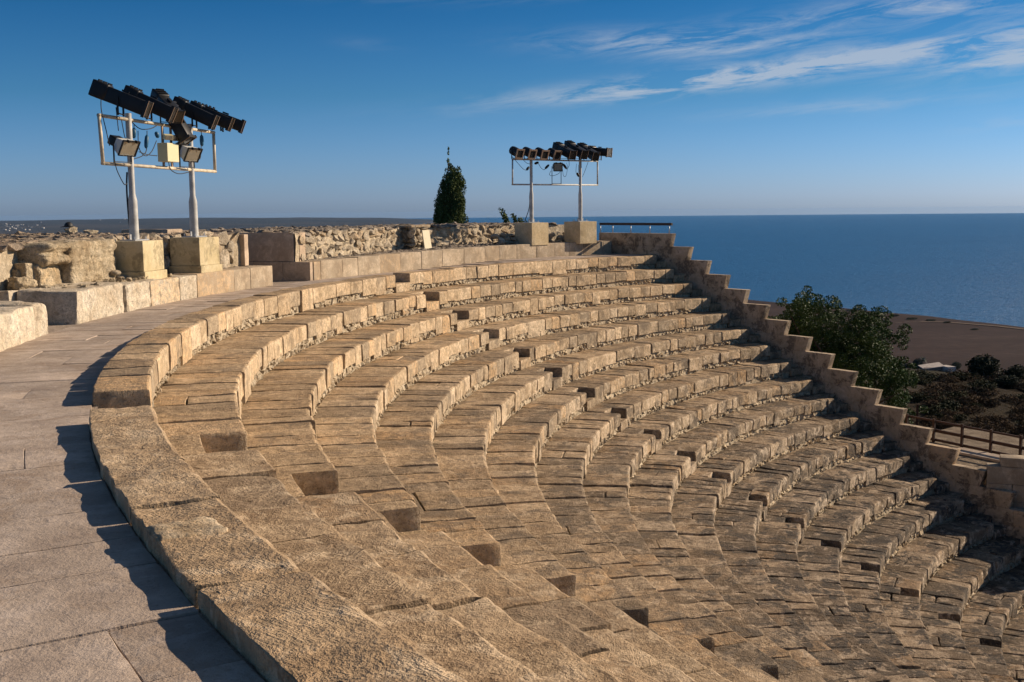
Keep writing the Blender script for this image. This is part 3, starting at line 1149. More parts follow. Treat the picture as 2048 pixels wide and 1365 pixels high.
# smooth pier forming the far side of the passage
pier = empty('passage_pier', pol(25.2, math.radians(159.2), -0.12), 'smooth brown dressed stone pier in shade at the passage mouth', 'pier')
ea = math.radians(159.15)
eR, eT = Vector((math.cos(ea), math.sin(ea), 0)), Vector((-math.sin(ea), math.cos(ea), 0))
o_ = pol(24.12, ea, -0.2)
for (a, b) in ((0.0, 0.72), (0.724, 1.5), (1.504, 2.6)):
    fblock('pier_block', pier, o_ + eR * a - eT * 0.14, eR, eT, (b - a, 0.22, 0.49), M_PIER, (4, 3, 4), 0.008, 0.002)
o_ = pol(24.56, ea, 0.294)
for (a, b) in ((0.0, 1.35), (1.354, 2.3)):
    fblock('pier_block', pier, o_ + eR * a - eT * 0.16, eR, eT, (b - a, 0.20, 0.66), M_PIER, (4, 3, 4), 0.008, 0.002)
fblock('pier_block', pier, pol(24.53, ea, 0.294) - eT * 0.42, eR, eT, (0.3, 0.255, 0.655), M_PIER, (4, 3, 4), 0.01, 0.003)

# near course under the left lamp rig: smooth ashlar, rough boulders
def ths_from_px(xs, ys):
    return [th_of(at_r(x, y, 24.1)) for x, y in zip(xs, ys)]


nc = empty('low_course', pol(24.3, math.radians(170), -0.12), 'low course of dressed and rough pale blocks below the left pedestals', 'wall')
bx = ths_from_px([546, 502, 470, 396], [571, 577, 583, 597])
for a, b in zip(bx, bx[1:]):
    pblock('ashlar_block', nc, 24.10 + rnd.gauss(0, .004), 24.62, a, b, -0.19, 0.295 + rnd.gauss(0, .004), M_ASH, (4, 6, 4), 0.012, 0.004, 0.0015)
bx = ths_from_px([395.5, 361, 303], [597, 600, 607])
for a, b in zip(bx, bx[1:]):
    pblock('rough_block', nc, 24.10, 24.62, a, b, -0.19, 0.285, M_WHITE, (8, 10, 8), 0.025, 0.012, 0.003)
# course end wall into the passage
fblock('ashlar_block', nc, pol(24.63, bx[0] * 0 + math.radians(163.35), -0.19) - Vector((0, 0.0, 0)), Vector((math.cos(2.851), math.sin(2.851), 0)), Vector((-math.sin(2.851), math.cos(2.851), 0)), (1.6, 0.4, 0.48), M_ASH, (4, 4, 4), 0.012, 0.004)
psolid('backing', nc, [(24.5, 25.4, math.radians(163.6), math.radians(181.3), -0.3, 0.262)], M_TOP)
sc_ = Scatter()
for _ in range(240):
    th = math.radians(rnd.uniform(163.9, 176.5))
    s_ = rnd.uniform(0.08, 0.24)
    sc_.add(pol(rnd.uniform(24.5, 24.9), th, 0.27), (s_, s_ * rnd.uniform(.6, 1), rnd.uniform(.03, .07)), (rnd.gauss(0, .08), rnd.gauss(0, .08), rnd.uniform(0, 6)))
tag(sc_.build('ledge_stones', M_TOP, nc), 'flat stones set in the top of the course', kind='stuff')

# large pale boulders of the left retaining course
def boulder(name, label, a, b, z0, z1, r0, r1, n=(10, 18, 12), bev=0.03, amp=0.022, mat=M_WHITE):
    o = pblock(name, None, r0, r1, a, b, z0, z1, mat, n, bev, amp, 0.006, freq=3.2, chip=1.3, zjit=0.05)
    return tag(o, label, 'boulder')


tA = th_of(at_z(155, 648, -.125))
tB = th_of(at_z(243, 624, -.125))
tC = th_of(at_z(300, 606, -.125))
boulder('wall_boulder', 'large pale squared boulder with a lit front and a shaded end facing the gap', tB, tA, -0.2, 0.34, 24.12, 24.95)
boulder('wall_boulder', 'pale boulder with a sloping broken side next to the rough blocks', tC + 0.006, tB - 0.002, -0.2, 0.31, 24.1, 24.9, bev=0.06, amp=0.035)
# far side of the left gap: a second squared stone in shade
e2 = tA
boulder('wall_boulder', 'shaded squared stone at the back of the left gap', tA - 0.045, tA + 0.006, -0.2, 0.32, 24.98, 26.6, n=(10, 6, 8))
tD = th_of(at_z(82, 667, -.125))
boulder('wall_boulder', 'narrow sunlit upright stone at the left edge of the walkway', tD, tD + 0.0225, -0.2, 0.30, 24.08, 24.75, n=(12, 12, 12), bev=0.035, amp=0.028)
boulder('wall_boulder', 'long pitted sunlit stone cut by the left picture edge', tD + 0.0235, tD + 0.085, -0.2, 0.285, 24.05, 24.8, n=(12, 20, 12), bev=0.035, amp=0.028)
boulder('wall_boulder', 'pale stone farther along the left wall outside the frame', tD + 0.087, tD + 0.15, -0.2, 0.29, 24.05, 24.8)

# left rubble wall masses behind
lw = empty('ruined_wall', pol(25.5, math.radians(172), 0.3), 'weathered pale wall with rough stones behind the left pedestals', 'wall')
r_l = lambda th: lin(math.degrees(th), [(163.3, 24.72), (172, 24.95), (176, 25.05), (184, 25.4)])
wall_body(lw, math.radians(163.3), math.radians(182.0), r_l, 0.2, ZTOP, 30.5, M_MORTAR, M_TOP)
top_rubble(lw, math.radians(163.3), math.radians(181.5), r_l, 30.3, 1300)


def fn_l(s):
    th = math.radians(163.9) + s / 24.8
    r = r_l(th)
    return CX + r * math.cos(th), CY + r * math.sin(th), th + PI


rubble_face(lw, fn_l, 0.0, 5.4, 0.30, lambda s: ZTOP, (0.25, 0.5), (0.2, 0.36), ME_WALL)
# upright slab closing the wall at the passage
a_ = math.radians(163.35)
eR, eT = Vector((math.cos(a_), math.sin(a_), 0)), Vector((-math.sin(a_), math.cos(a_), 0))
fblock('end_slab', lw, pol(24.62, a_, 0.29), eR, eT, (1.3, 0.16, 0.665), M_PIER, (4, 3, 5), 0.012, 0.006)
# end of the wall above the left gap, a rough rock mass in layers
rk = empty('rock_outcrop', pol(25, math.radians(178), 0.3), 'big yellowish layered rock mass left of the first pedestal', 'rock')
tr1 = th_of(at_z(217, 560, 0.3))
tr0 = th_of(at_z(70, 580, 0.3))


def rock(name, r0, r1, t0, t1, z0, z1, n=(10, 22, 14), bev=0.06, amp=0.05, freq=3.0, layers=0.0, mat=M_ROCK):
    SEED[0] += 1
    rm = (r0 + r1) / 2
    L = (r1 - r0, rm * (t1 - t0), z1 - z0)
    pts, faces = block_points(L, n, bev, amp, SEED[0], freq, 1.2)
    V = []
    for p_ in pts:
        th = t0 + p_.y / rm
        r = r0 + p_.x
        if layers:
            fx = 1 - p_.x / L[0]
            r += layers * fx * (noise.noise(Vector((p_.y * 1.2, SEED[0], p_.z * 9))) + 0.6 * noise.noise(Vector((p_.y * 3, SEED[0] + 4, p_.z * 22))))
        V.append(pol(r, th, z0 + p_.z))
    return mobj(name, V, faces, mat, rk)


PX = lambda x, y: th_of(at_z(x, y, 0.3))
rock('rock_face', 24.74, 25.9, PX(217, 560) + 0.004, PX(138, 574), 0.27, 0.985, (12, 40, 40), 0.04, 0.030, 3.5, 0.03)
rock('rock_face', 24.80, 25.9, PX(150, 572), PX(58, 581), 0.66, 0.975, (12, 44, 30), 0.05, 0.040, 4.5, 0.10)
rock('rock_face', 24.92, 25.9, PX(152, 572), PX(66, 581), 0.27, 0.70, (10, 40, 22), 0.05, 0.035, 2.5, 0.02)
lean = fblock('leaning_slab', rk, at_z(66, 583, 0.30) + Vector((-0.1, 0.05, 0)), Vector((0.30, 0.95, 0)), Vector((-0.95, 0.30, 0)), (0.16, 0.42, 0.40), M_ROCK, (6, 10, 10), 0.02, 0.022, shear=-0.12)
for (x, y, w, h, d, rz) in ((44, 584, .26, .24, .34, 1.0), (88, 583, .16, .10, .16, .5), (30, 582, .30, .36, .34, .2), (24, 560, .34, .3, .34, .7), (52, 582, .2, .16, .2, 2.0)):
    P = at_z(x, y, 0.30)
    P.z = 0.30 + h * 0.36 + (0.26 if y < 565 else 0)
    put('loose_rock', pebble_mesh('loose_rock', M_ROCK, pebble_data(x, 4, 0.34), True), P, rk, Euler((rnd.gauss(0, .3), rnd.gauss(0, .3), rz)), (d, w, h))
sc_ = Scatter()
for _ in range(260):
    x = rnd.uniform(60, 300)
    th = PX(x, lin(x, [(60, 582), (217, 560), (300, 552)]))
    s_ = rnd.uniform(0.03, 0.13)
    sc_.add(pol(rnd.uniform(24.3, 24.86), th, 0.30 + s_ * .15), (s_, s_ * rnd.uniform(.6, 1), s_ * .6), (rnd.gauss(0, .3), rnd.gauss(0, .3), rnd.uniform(0, 6)))
tag(sc_.build('crumbled_stones', M_ROCK, rk, False), 'crumbled pale stones at the foot of the rock', kind='stuff')
# rock face at the left picture edge, behind the gap
le = empty('wall_end', pol(26.2, math.radians(183), 0.3), 'orange tinged rock wall end at the left picture edge', 'wall')
rk_keep, rk = rk, le
rock('rock_face', 25.30, 26.6, PX(20, 588), PX(-60, 600), 0.25, 0.93, (10, 30, 30), 0.05, 0.045, 3.5, 0.05)
rk = rk_keep

# small stacked stones by the first pedestal
for i, (x, y, w, h) in enumerate(((228, 546, .18, .075), (250, 547, .22, .085), (275, 548, .18, .085), (238, 557, .20, .10), (262, 557, .2, .11), (280, 558, .15, .10))):
    P = at_r(x, y, 24.72)
    o = put('stacked_stone', pebble_mesh('stacked_stone', M_WALLST, PEB2[i], True), P, None, Euler((0, 0, rnd.uniform(0, 6))), (w * 1.1, w, h * 1.15))
    pos_w = ['leftmost flat stone on the upper layer', 'middle flat stone on the upper layer', 'right flat stone on the upper layer', 'left stone on the lower layer', 'middle stone on the lower layer', 'right stone on the lower layer'][i]
    tag(o, pos_w + ' of the small stack beside the first yellow pedestal', 'stone', 'small stones stacked beside the pedestal')

# ------------------------------------------------------------------ stepped parapet at the far end of the tiers
PA = Vector((0.4567, -0.5762, 0)).normalized()      # going down
PB = Vector((PA.y, -PA.x, 0)) * -1                  # candidate normal
if PB.dot(Vector((-1, -1, 0))) < 0:
    PB = -PB                                        # towards the seats
P0 = Vector((5.14, 33.43, 0))
PSTEP, PT = 0.7353, 0.2
par = empty('stepped_parapet', P0 + Vector((0, 0, -1)), 'stained stepped stone parapet descending along the far end of the tiers', 'parapet')
for j in range(0, 20):
    s_end = j * PSTEP
    zt_ = 0.66 - 0.4 * j
    nblk = 3
    cuts = [s_end, s_end - PSTEP - 0.0, s_end - 2 * PSTEP, s_end - 3.1 * PSTEP]
    if j == 0:
        cuts = [0, -0.80, -1.62, -2.42, -3.3]
    if j == 1:
        cuts = [PSTEP, -0.02, -0.9, -1.75, -2.6, -3.3]
    for q in range(len(cuts) - 1):
        a, b = cuts[q + 1], cuts[q]
        org = P0 + PA * (a + 0.002) + Vector((0, 0, zt_ - 0.4 + 0.0015))
        fblock('parapet_block', par, org, PA, PB, (b - a - 0.004, PT, 0.397), M_PAR, (4, 3, 4), 0.006, 0.002, chip=0.6, shear=(0.115 if q == 0 else None))
mb = MB()
mb.box(P0 + PA * 5 + PB * 0.1 + Vector((0, 0, -5.2)), PA * 20, PB * 0.15, (0, 0, 1.0))
# solid backing of the parapet below the courses
vs_, fs_ = [], []
prof = [(-3.25, -0.2)] + [(j * PSTEP - PSTEP * 2.2, 0.66 - 0.4 * j - 0.45) for j in range(1, 20)]
for s_, z_ in prof:
    for w_ in (0.02, PT - 0.02):
        q = P0 + PA * s_ + PB * w_
        vs_ += [(q.x, q.y, z_ - 0.35), (q.x, q.y, -9.5)]
for i in range(len(prof) - 1):
    a = i * 4
    fs_ += [(a, a + 1, a + 5, a + 4), (a + 2, a + 6, a + 7, a + 3), (a, a + 4, a + 6, a + 2)]
mobj('backing', np.array([tuple(v) for v in vs_]), fs_, M_PAR, par, False)

# handrail on top of the parapet
hr = empty('parapet_handrail', P0 + PA * -1.5 + PB * 0.1 + Vector((0, 0, 0.66)), 'dark timber handrail on thin posts along the parapet top', 'railing')
mb = MB()
mb.box(P0 + PA * -1.72 + PB * 0.1 + Vector((0, 0, 0.945)), PA * 3.25, PB * 0.07, (0, 0, 0.08))
mb.build('rail', M_WOODT, hr)
for px_ in (1201, 1225.6, 1261.6, 1299.7, 1338.6):
    d = ray(px_, 455)
    # meet the rail line
    A = P0 + PB * 0.1
    den = d.x * PA.y - d.y * PA.x
    t_p = (A.x * PA.y - A.y * PA.x) / den
    q = CAM + d * t_p
    MB().tube([(q.x, q.y, 0.655), (q.x, q.y, 0.90)], 0.014, 8).build('post', M_STEEL, hr, True)

# ------------------------------------------------------------------ pedestals and lamp rigs
def pedestal(center, ang, size, z0, z1, mat, label, plinth=0.0):
    e = empty('lamp_pedestal', (center[0], center[1], z0), label, 'pedestal', 'rendered pedestals carrying the lamp poles')
    ex, ey = Vector((math.cos(ang), math.sin(ang), 0)), Vector((-math.sin(ang), math.cos(ang), 0))
    c = Vector((center[0], center[1], 0))
    zb = z0 + plinth
    fblock('shaft', e, c - ex * size[0] / 2 - ey * size[1] / 2 + Vector((0, 0, zb)), ex, ey, (size[0], size[1], z1 - zb), mat, (6, 6, 6), 0.008, 0.002, chip=0.6)
    if plinth:
        s = (size[0] + 0.07, size[1] + 0.07)
        fblock('plinth', e, c - ex * s[0] / 2 - ey * s[1] / 2 + Vector((0, 0, z0)), ex, ey, (s[0], s[1], plinth - 0.002), mat, (6, 6, 4), 0.01, 0.002, chip=0.6)
    return e


PL1, PL2 = Vector((-6.47, 18.48, 0)), Vector((-6.01, 20.42, 0))
PF1, PF2 = Vector((0.63, 32.84, 0)), Vector((2.20, 34.10, 0))
pedestal(PL1, th_of(PL1) + PI, (0.66, 0.80), 0.27, 0.945, M_PED, 'yellow rendered pedestal nearest the rock mass, under the left lamp pole', 0.16)
pedestal(PL2, th_of(PL2) + PI, (0.60, 0.80), 0.27, 0.955, M_PED, 'yellow rendered pedestal under the second pole of the left lamp rig', 0.16)
pedestal(PF1, th_of(PF1) + PI, (0.72, 0.74), 0.36, 1.04, M_PED2, 'sand coloured pedestal under the left pole of the far lamp rig')
pedestal(PF2, th_of(PF2) + PI, (0.72, 0.74), 0.36, 1.05, M_PED2, 'sand coloured pedestal at the end of the wall under the right far pole')


class Plane:
    """vertical plane through two pole positions"""

    def __init__(self, a, b):
        self.a = Vector(a)
        self.d = (Vector(b) - Vector(a)).normalized()
        self.n = Vector((self.d.y, -self.d.x, 0))
        if self.n.x < 0:
            self.n = -self.n

    def at(self, x, y, off=0.0):
        r = ray(x, y)
        A = self.a + self.n * off
        t = (A - CAM).dot(self.n) / r.dot(self.n)
        return CAM + r * t


def pole_z(pl, P, y_guess_px, x_px):
    return pl.at(x_px, y_guess_px).z


def rig(label, pa, pb, za, zb, tops, corners, r_low, r_up, z_taper, r_pipe, m_pole, m_pipe):
    e = empty('lamp_rig', ((pa.x + pb.x) / 2, (pa.y + pb.y) / 2, za), label, 'lamp rig', 'lamp rigs on twin poles')
    pl_ = Plane(pa, pb)
    for P, z0, zt_ in ((pa, za, tops[0]), (pb, zb, tops[1])):
        po = MB().tube([(P.x, P.y, z0), (P.x, P.y, z_taper), (P.x, P.y, z_taper + 0.12), (P.x, P.y, zt_)], [r_low, r_low, r_up, r_up], 20).build('pole', m_pole, e, True)
        smooth_by_angle(po, 40)
        mb_ = MB().box((P.x, P.y, z0 + 0.012), pl_.d * 0.42, pl_.n * 0.3, (0, 0, 0.022))
        for i in (-1, 1):
            for j in (-1, 1):
                q = P + pl_.d * 0.17 * i + pl_.n * 0.11 * j
                mb_.tube([(q.x, q.y, z0), (q.x, q.y, z0 + 0.07)], 0.014, 6)
            q = P + pl_.d * (r_low + 0.03) * i
            mb_.box((q.x, q.y, z0 + 0.06), pl_.d * 0.07, pl_.n * 0.012, (0, 0, 0.10))
        mb_.build('base_plate', M_STEEL, po)
    C_ = [pl_.at(*c) for c in corners]           # top-left, top-right, bottom-right, bottom-left
    zt_ = (C_[0].z + C_[1].z) / 2
    zb_ = (C_[2].z + C_[3].z) / 2
    for q, z in zip(C_, (C_[0].z, C_[1].z, C_[2].z, C_[3].z)):
        q.z = z
    for nm, a, b in (('top_bar', 0, 1), ('side_bar', 1, 2), ('bottom_bar', 2, 3), ('side_bar', 3, 0)):
        A, B = C_[a].copy(), C_[b].copy()
        dd = (B - A).normalized() * r_pipe * 0.8
        MB().tube([A - dd, B + dd], r_pipe, 12).build(nm, m_pipe, e, True)
    return e, pl_, C_


rigL, plL, CL = rig('near lamp rig with cream pipe frame on two pale poles at left', PL1, PL2, 0.945, 0.955,
                    (0, 0), [(198, 231), (427, 265), (429, 343.5), (206, 327)], 0.078, 0.052, 1.55, 0.030, M_POLE, M_CREAM) if False else (None, None, None)
plL = Plane(PL1, PL2)
plF = Plane(PF1, PF2)
zL = (plL.at(255, 227).z, plL.at(383, 249).z)
rigL, plL, CL = rig('near lamp rig, cream pipe frame on two pale poles at left', PL1, PL2, 0.945, 0.955,
                    zL, [(198, 231), (427, 265.5), (430, 343.5), (206, 327)], 0.078, 0.052, 1.62, 0.030, M_POLE, M_CREAM)
zF = (plF.at(1063, 315).z, plF.at(1162, 315).z)
rigF, plF, CF = rig('far lamp rig, thin grey frame on two poles against the sea', PF1, PF2, 1.04, 1.05,
                    zF, [(1025, 319), (1195, 323), (1195, 370.5), (1025, 369.5)], 0.062, 0.045, 1.9, 0.024, M_POLE, M_POLE)

STAGE = Vector((CX - 2, CY - 1, -7))


def frame_of(d):
    d = d.normalized()
    side = d.cross(Vector((0, 0, 1))).normalized()
    up = side.cross(d).normalized()
    return d, side, up


def profile_lamp(c, d, L, hgt, wid, label, group, bar_z):
    """long black theatre projector: lamp house, barrel, front frame, yoke"""
    d, side, up = frame_of(d)
    e = empty('stage_spotlight', (c.x, c.y, bar_z), label, 'spotlight', group)
    SEED[0] += 1

    def rbox(nm, cc, l_, w_, h_, mat, bev, par_):
        pts, faces = block_points((l_, w_, h_), (4, 4, 4), bev, 0, 1)
        V = [cc + d * (p_.x - l_ / 2) + side * (p_.y - w_ / 2) + up * (p_.z - h_ / 2) for p_ in pts]
        return mobj(nm, V, faces, mat, par_)

    b = rbox('barrel', c + d * L * 0.12, L * 0.76, wid, hgt, M_BLACK, 0.02, e)
    rbox('lamp_house', c - d * L * 0.35 + up * 0.012, L * 0.30, wid * 1.12, hgt * 1.12, M_BLACK, 0.035, e)
    fcen = c + d * L * 0.5
    fr_ = MB()
    tk = 0.02
    for s_ in (-1, 1):
        fr_.box(fcen + side * s_ * (wid / 2 + 0.006), d * 0.05, side * tk, up * (hgt + 0.05))
        fr_.box(fcen + up * s_ * (hgt / 2 + 0.006), d * 0.05, side * (wid - 0.012), up * tk)
    f_ = fr_.build('front_frame', M_BLACK, e)
    for s_ in (-1, 1):
        MB().box(fcen + d * 0.027 + side * s_ * (wid / 2 + .004), d * 0.004, side * 0.018, up * (hgt + 0.03)).build('worn_edge', M_RIM, f_)
    MB().box(fcen + d * 0.012, d * 0.01, side * wid * 0.93, up * hgt * 0.93).build('lens', M_GLASS, e)
    for i in range(3):
        q = c - d * L * (0.42 - 0.09 * i) + up * (hgt * 0.56 + 0.012)
        MB().box(q, d * 0.02, side * wid * 0.7, up * 0.05).build('vent_fin', M_BLACK, e)
    q = c + d * L * 0.05 + up * (hgt / 2 + 0.02)
    MB().box(q, d * 0.12, side * 0.03, up * 0.03).build('clip', M_BLACK, e)
    yk = MB()
    for s_ in (-1, 1):
        top = c + side * s_ * (wid / 2 + 0.022)
        bot = Vector((top.x, top.y, bar_z + 0.02))
        mid_ = (top + bot) / 2
        yk.box(mid_, (0.035 * d.x, 0.035 * d.y, 0), side * 0.012, (0, 0, max(0.06, top.z - bot.z + 0.05)))
    yk.box(Vector((c.x, c.y, bar_z + 0.025)), (0.035 * d.x, 0.035 * d.y, 0), side * (wid + 0.06), (0, 0, 0.012))
    yk.build('yoke', M_BLACK, e)
    return e


def bar_z_at(C_, P):
    a, b = C_[0], C_[1]
    t_ = ((P - a).dot(b - a)) / (b - a).length_squared
    return a.z + (b.z - a.z) * t_ + 0.03


GL = 'black stage spotlights on the left lamp rig'
lampsL = [((240, 198), 0.98, .25, .25, -2, -3, 'long black spotlight highest at the left end of the near rig'),
          ((297, 208), 0.92, .24, .24, 0, 0, 'second black spotlight from the left on the near rig'),
          ((333, 212), 0.82, .22, .22, -42, 8, 'black spotlight turned towards the viewer above the near rig, its back raised'),
          ((353, 244), 0.80, .24, .22, -12, 34, 'black spotlight tipped steeply down through the near rig frame'),
          ((388, 226), 0.86, .24, .24, 2, 0, 'black spotlight with a worn brown front edge right of the tipped one'),
          ((420, 232), 0.86, .23, .23, 6, -2, 'second black spotlight from the right end of the near rig'),
          ((443, 238), 0.88, .20, .22, 10, -4, 'rightmost black spotlight sticking out past the near rig frame')]
for (px_, L_, w_, h_, yaw, pit_, lb) in lampsL:
    c = plL.at(px_[0], px_[1], 0.12 if yaw > -30 else 0.02)
    d = (STAGE - c)
    d.z = -math.hypot(d.x, d.y) * math.tan(math.radians(25 + pit_))
    d = Matrix.Rotation(math.radians(yaw + 13), 3, 'Z') @ d
    profile_lamp(c, d, L_ * 0.95, h_, w_, lb, GL, bar_z_at(CL, c))

GF = 'black stage lamps on the far lamp rig'
for (px_, L_, pit_, yaw, lb) in (((1128, 302), .86, 2, 0, 'first long black spotlight right of the round lamps on the far rig'), ((1151, 300), .9, 4, 0, 'highest long black spotlight on the far rig'),
                                 ((1175, 304), .86, 4, 0, 'third long black spotlight on the far rig'), ((1197, 304), .82, -12, 16, 'rightmost nearly level spotlight of the far rig')):
    c = plF.at(px_[0], px_[1], 0.12)
    d = (STAGE - c)
    d.z = -math.hypot(d.x, d.y) * math.tan(math.radians(18 + pit_))
    d = Matrix.Rotation(math.radians(yaw), 3, 'Z') @ d
    profile_lamp(c, d, L_, .25, .25, lb, GF, bar_z_at(CF, c))


def par_can(c, d, label, group, bar_z, L=0.42, R=0.135):
    d, side, up = frame_of(d)
    e = empty('par_lamp', (c.x, c.y, bar_z), label, 'par lamp', group)
    pts = [c - d * L * .5, c - d * L * .47, c - d * L * .38, c - d * L * .2, c + d * L * .1, c + d * L * .5]
    b = MB().tube(pts, [0.03, R * .6, R * .92, R, R, R], 20).build('can', M_BLACK, e, True)
    smooth_by_angle(b, 50)
    f = c + d * L * .5
    fr_ = MB()
    s = R * 2.25
    for q in (-1, 1):
        fr_.box(f + side * q * (s / 2 - .02), d * 0.03, side * 0.045, up * s)
        fr_.box(f + up * q * (s / 2 - .02), d * 0.03, side * (s - .09), up * 0.045)
    fr_.build('filter_frame', M_RIM, e)
    MB().tube([f - d * 0.10, f - d * 0.08], R * .96, 20).build('lens', M_GLASS, e, True)
    yk = MB()
    for q in (-1, 1):
        top = c + side * q * (R + 0.02)
        bot = Vector((top.x, top.y, bar_z))
        yk.box((top + bot) / 2, (0.03 * d.x, 0.03 * d.y, 0), side * 0.01, (0, 0, abs(top.z - bot.z) + 0.04))
    yk.box(Vector((c.x, c.y, bar_z + 0.006)), (0.03 * d.x, 0.03 * d.y, 0), side * (2 * R + 0.05), (0, 0, 0.012))
    yk.build('yoke', M_BLACK, e)


for i, (px_, lb) in enumerate((((1031, 304), 'leftmost round black par lamp on the far rig'), ((1056, 305), 'second round black par lamp on the far rig'),
                               ((1081, 306), 'third round black par lamp on the far rig'), ((1106, 307), 'fourth round black par lamp beside the long spotlights'))):
    c = plF.at(px_[0], px_[1], 0.06)
    d = Vector((0.62, -0.70, -0.36))
    par_can(c, d, lb, GF, bar_z_at(CF, c))


def floodlight(c, d, label, group, bar_z, w=0.34, h=0.24, dep=0.20):
    d, side, up = frame_of(d)
    e = empty('floodlight', (c.x, c.y, bar_z), label, 'floodlight', group)
    mb_ = MB()
    q0, q1 = c - d * dep * .1, c + d * dep * .5
    vs1 = [q0 + side * w * .36 * i + up * h * .36 * j for i, j in ((-1, -1), (1, -1), (1, 1), (-1, 1))] + [q1 + side * w * .5 * i + up * h * .5 * j for i, j in ((-1, -1), (1, -1), (1, 1), (-1, 1))]
    mb_.add(vs1, [(0, 3, 2, 1), (0, 1, 5, 4), (1, 2, 6, 5), (2, 3, 7, 6), (3, 0, 4, 7)])
    mb_.build('reflector_body', M_WHITEP, e)
    pts, faces = block_points((dep * .55, w * .6, h * .62), (4, 4, 4), 0.03, 0, 1)
    mobj('rear_housing', [c - d * (dep * .12) - d * (dep * .55 - p_.x) + side * (p_.y - w * .3) + up * (p_.z - h * .31) for p_ in pts], faces, M_BLACK, e)
    MB().box(q1 + d * 0.006, d * 0.008, side * w * .96, up * h * .96).build('glass', M_REFL, e)
    fr_ = MB()
    for q in (-1, 1):
        fr_.box(q1 + d * .01 + up * q * h * .49, d * 0.03, side * w * 1.04, up * 0.022)
        fr_.box(q1 + d * .01 + side * q * w * .505, d * 0.028, side * 0.018, up * h * .94)
        fr_.box(q1 + d * .02 + up * h * .5 + side * q * w * .25, d * 0.05, side * 0.03, up * 0.04)
    fr_.build('front_rim', M_BLACK, e)
    yk = MB()
    for q in (-1, 1):
        top = c + side * q * (w * .5 + 0.012)
        bot = Vector((top.x, top.y, bar_z))
        yk.box((top + bot) / 2, (0.03 * d.x, 0.03 * d.y, 0), side * 0.01, (0, 0, max(.05, top.z - bot.z + 0.03)))
    yk.box(Vector((c.x, c.y, bar_z + .006)), (0.03 * d.x, 0.03 * d.y, 0), side * (w + 0.035), (0, 0, 0.012))
    yk.build('yoke', M_BLACK, e)


def low_bar_z(C_, P):
    a, b = C_[3], C_[2]
    t_ = ((P - a).dot(b - a)) / (b - a).length_squared
    return a.z + (b.z - a.z) * t_ + 0.03


for px_, lb in (((244, 289), 'white and black floodlight at the left end of the near rig'), ((373, 303), 'white and black floodlight between junction box and right pole')):
    c = plL.at(px_[0], px_[1], 0.10)
    floodlight(c, Vector((0.84, -0.30, -0.46)), lb, 'floodlights on the left lamp rig', low_bar_z(CL, c), 0.40, 0.26, 0.3)
c = plF.at(1113, 334, 0.08)
floodlight(c, Vector((0.35, -0.93, -0.12)), 'small grey floodlight hanging in the middle of the far rig', None, low_bar_z(CF, c), 0.28, 0.25, 0.22)

# junction box and its bracket on the near rig
jb = empty('junction_box', plL.at(336, 323, 0.08), 'cream electrical junction box in the near rig frame', 'junction box')
c = plL.at(335.5, 306, 0.09)
fblock('cabinet', jb, c - plL.d * 0.19 - plL.n * 0.09 + Vector((0, 0, -0.165)), plL.d, plL.n, (0.38, 0.2, 0.33), M_BOXC, (4, 4, 4), 0.008, 0, chip=0)
mb = MB()
for q in (-0.15, 0.13):
    A = plL.at(335.5, 306, 0.0) + plL.d * q
    mb.box(Vector((A.x, A.y, (low_bar_z(CL, A) + bar_z_at(CL, A)) / 2 - .03)), plL.d * 0.05, plL.n * 0.025, (0, 0, bar_z_at(CL, A) - low_bar_z(CL, A)))
mb.build('bracket', M_RIM, jb)
el_ = empty('twin_lamp', plL.at(343, 283, 0.1), 'small pale twin lamp unit above the cream junction box', 'lamp')
for i, px_ in enumerate(((336, 274.5), (351, 276.5))):
    c = plL.at(px_[0], px_[1], 0.12)
    d, side, up = frame_of(Vector((0.6, -0.7, -0.25)))
    MB().box(c, d * 0.10, side * 0.15, up * 0.09).build('housing', M_BOXC, el_)
    MB().box(c + d * 0.053, d * 0.006, side * 0.13, up * 0.07).build('lens', M_REFL, el_)
A = plL.at(343, 281, 0.10)
MB().tube([A + Vector((0, 0, .05)), A - Vector((0, 0, .06))], 0.015, 8).build('stem', M_BLACK, el_)


# cables and plugs
def cable(pl_, pts, label, rad=0.008, plug=None, off=0.04):
    P = [pl_.at(x, y, off) for x, y in pts]
    out = []
    for i in range(len(P) - 1):
        p0, p1, p2, p3 = P[max(i - 1, 0)], P[i], P[i + 1], P[min(i + 2, len(P) - 1)]
        for s_ in range(6):
            u = s_ / 6
            out.append(0.5 * ((2 * p1) + (p2 - p0) * u + (2 * p0 - 5 * p1 + 4 * p2 - p3) * u * u + (3 * p1 - p0 - 3 * p2 + p3) * u ** 3))
    out.append(P[-1])
    e = empty('power_cable', out[0], label, 'cable')
    MB().tube(out, rad, 6).build('cord', M_CABLE, e, True)
    if plug:
        for (x0, y0, x1, y1) in plug[0]:
            A, B = pl_.at(x0, y0, off), pl_.at(x1, y1, off)
            MB().tube([A, A.lerp(B, .15), A.lerp(B, .5), A.lerp(B, .85), B], [0.012, 0.034, 0.04, 0.034, 0.016], 8).build('plug', plug[1], e, True)
    return e


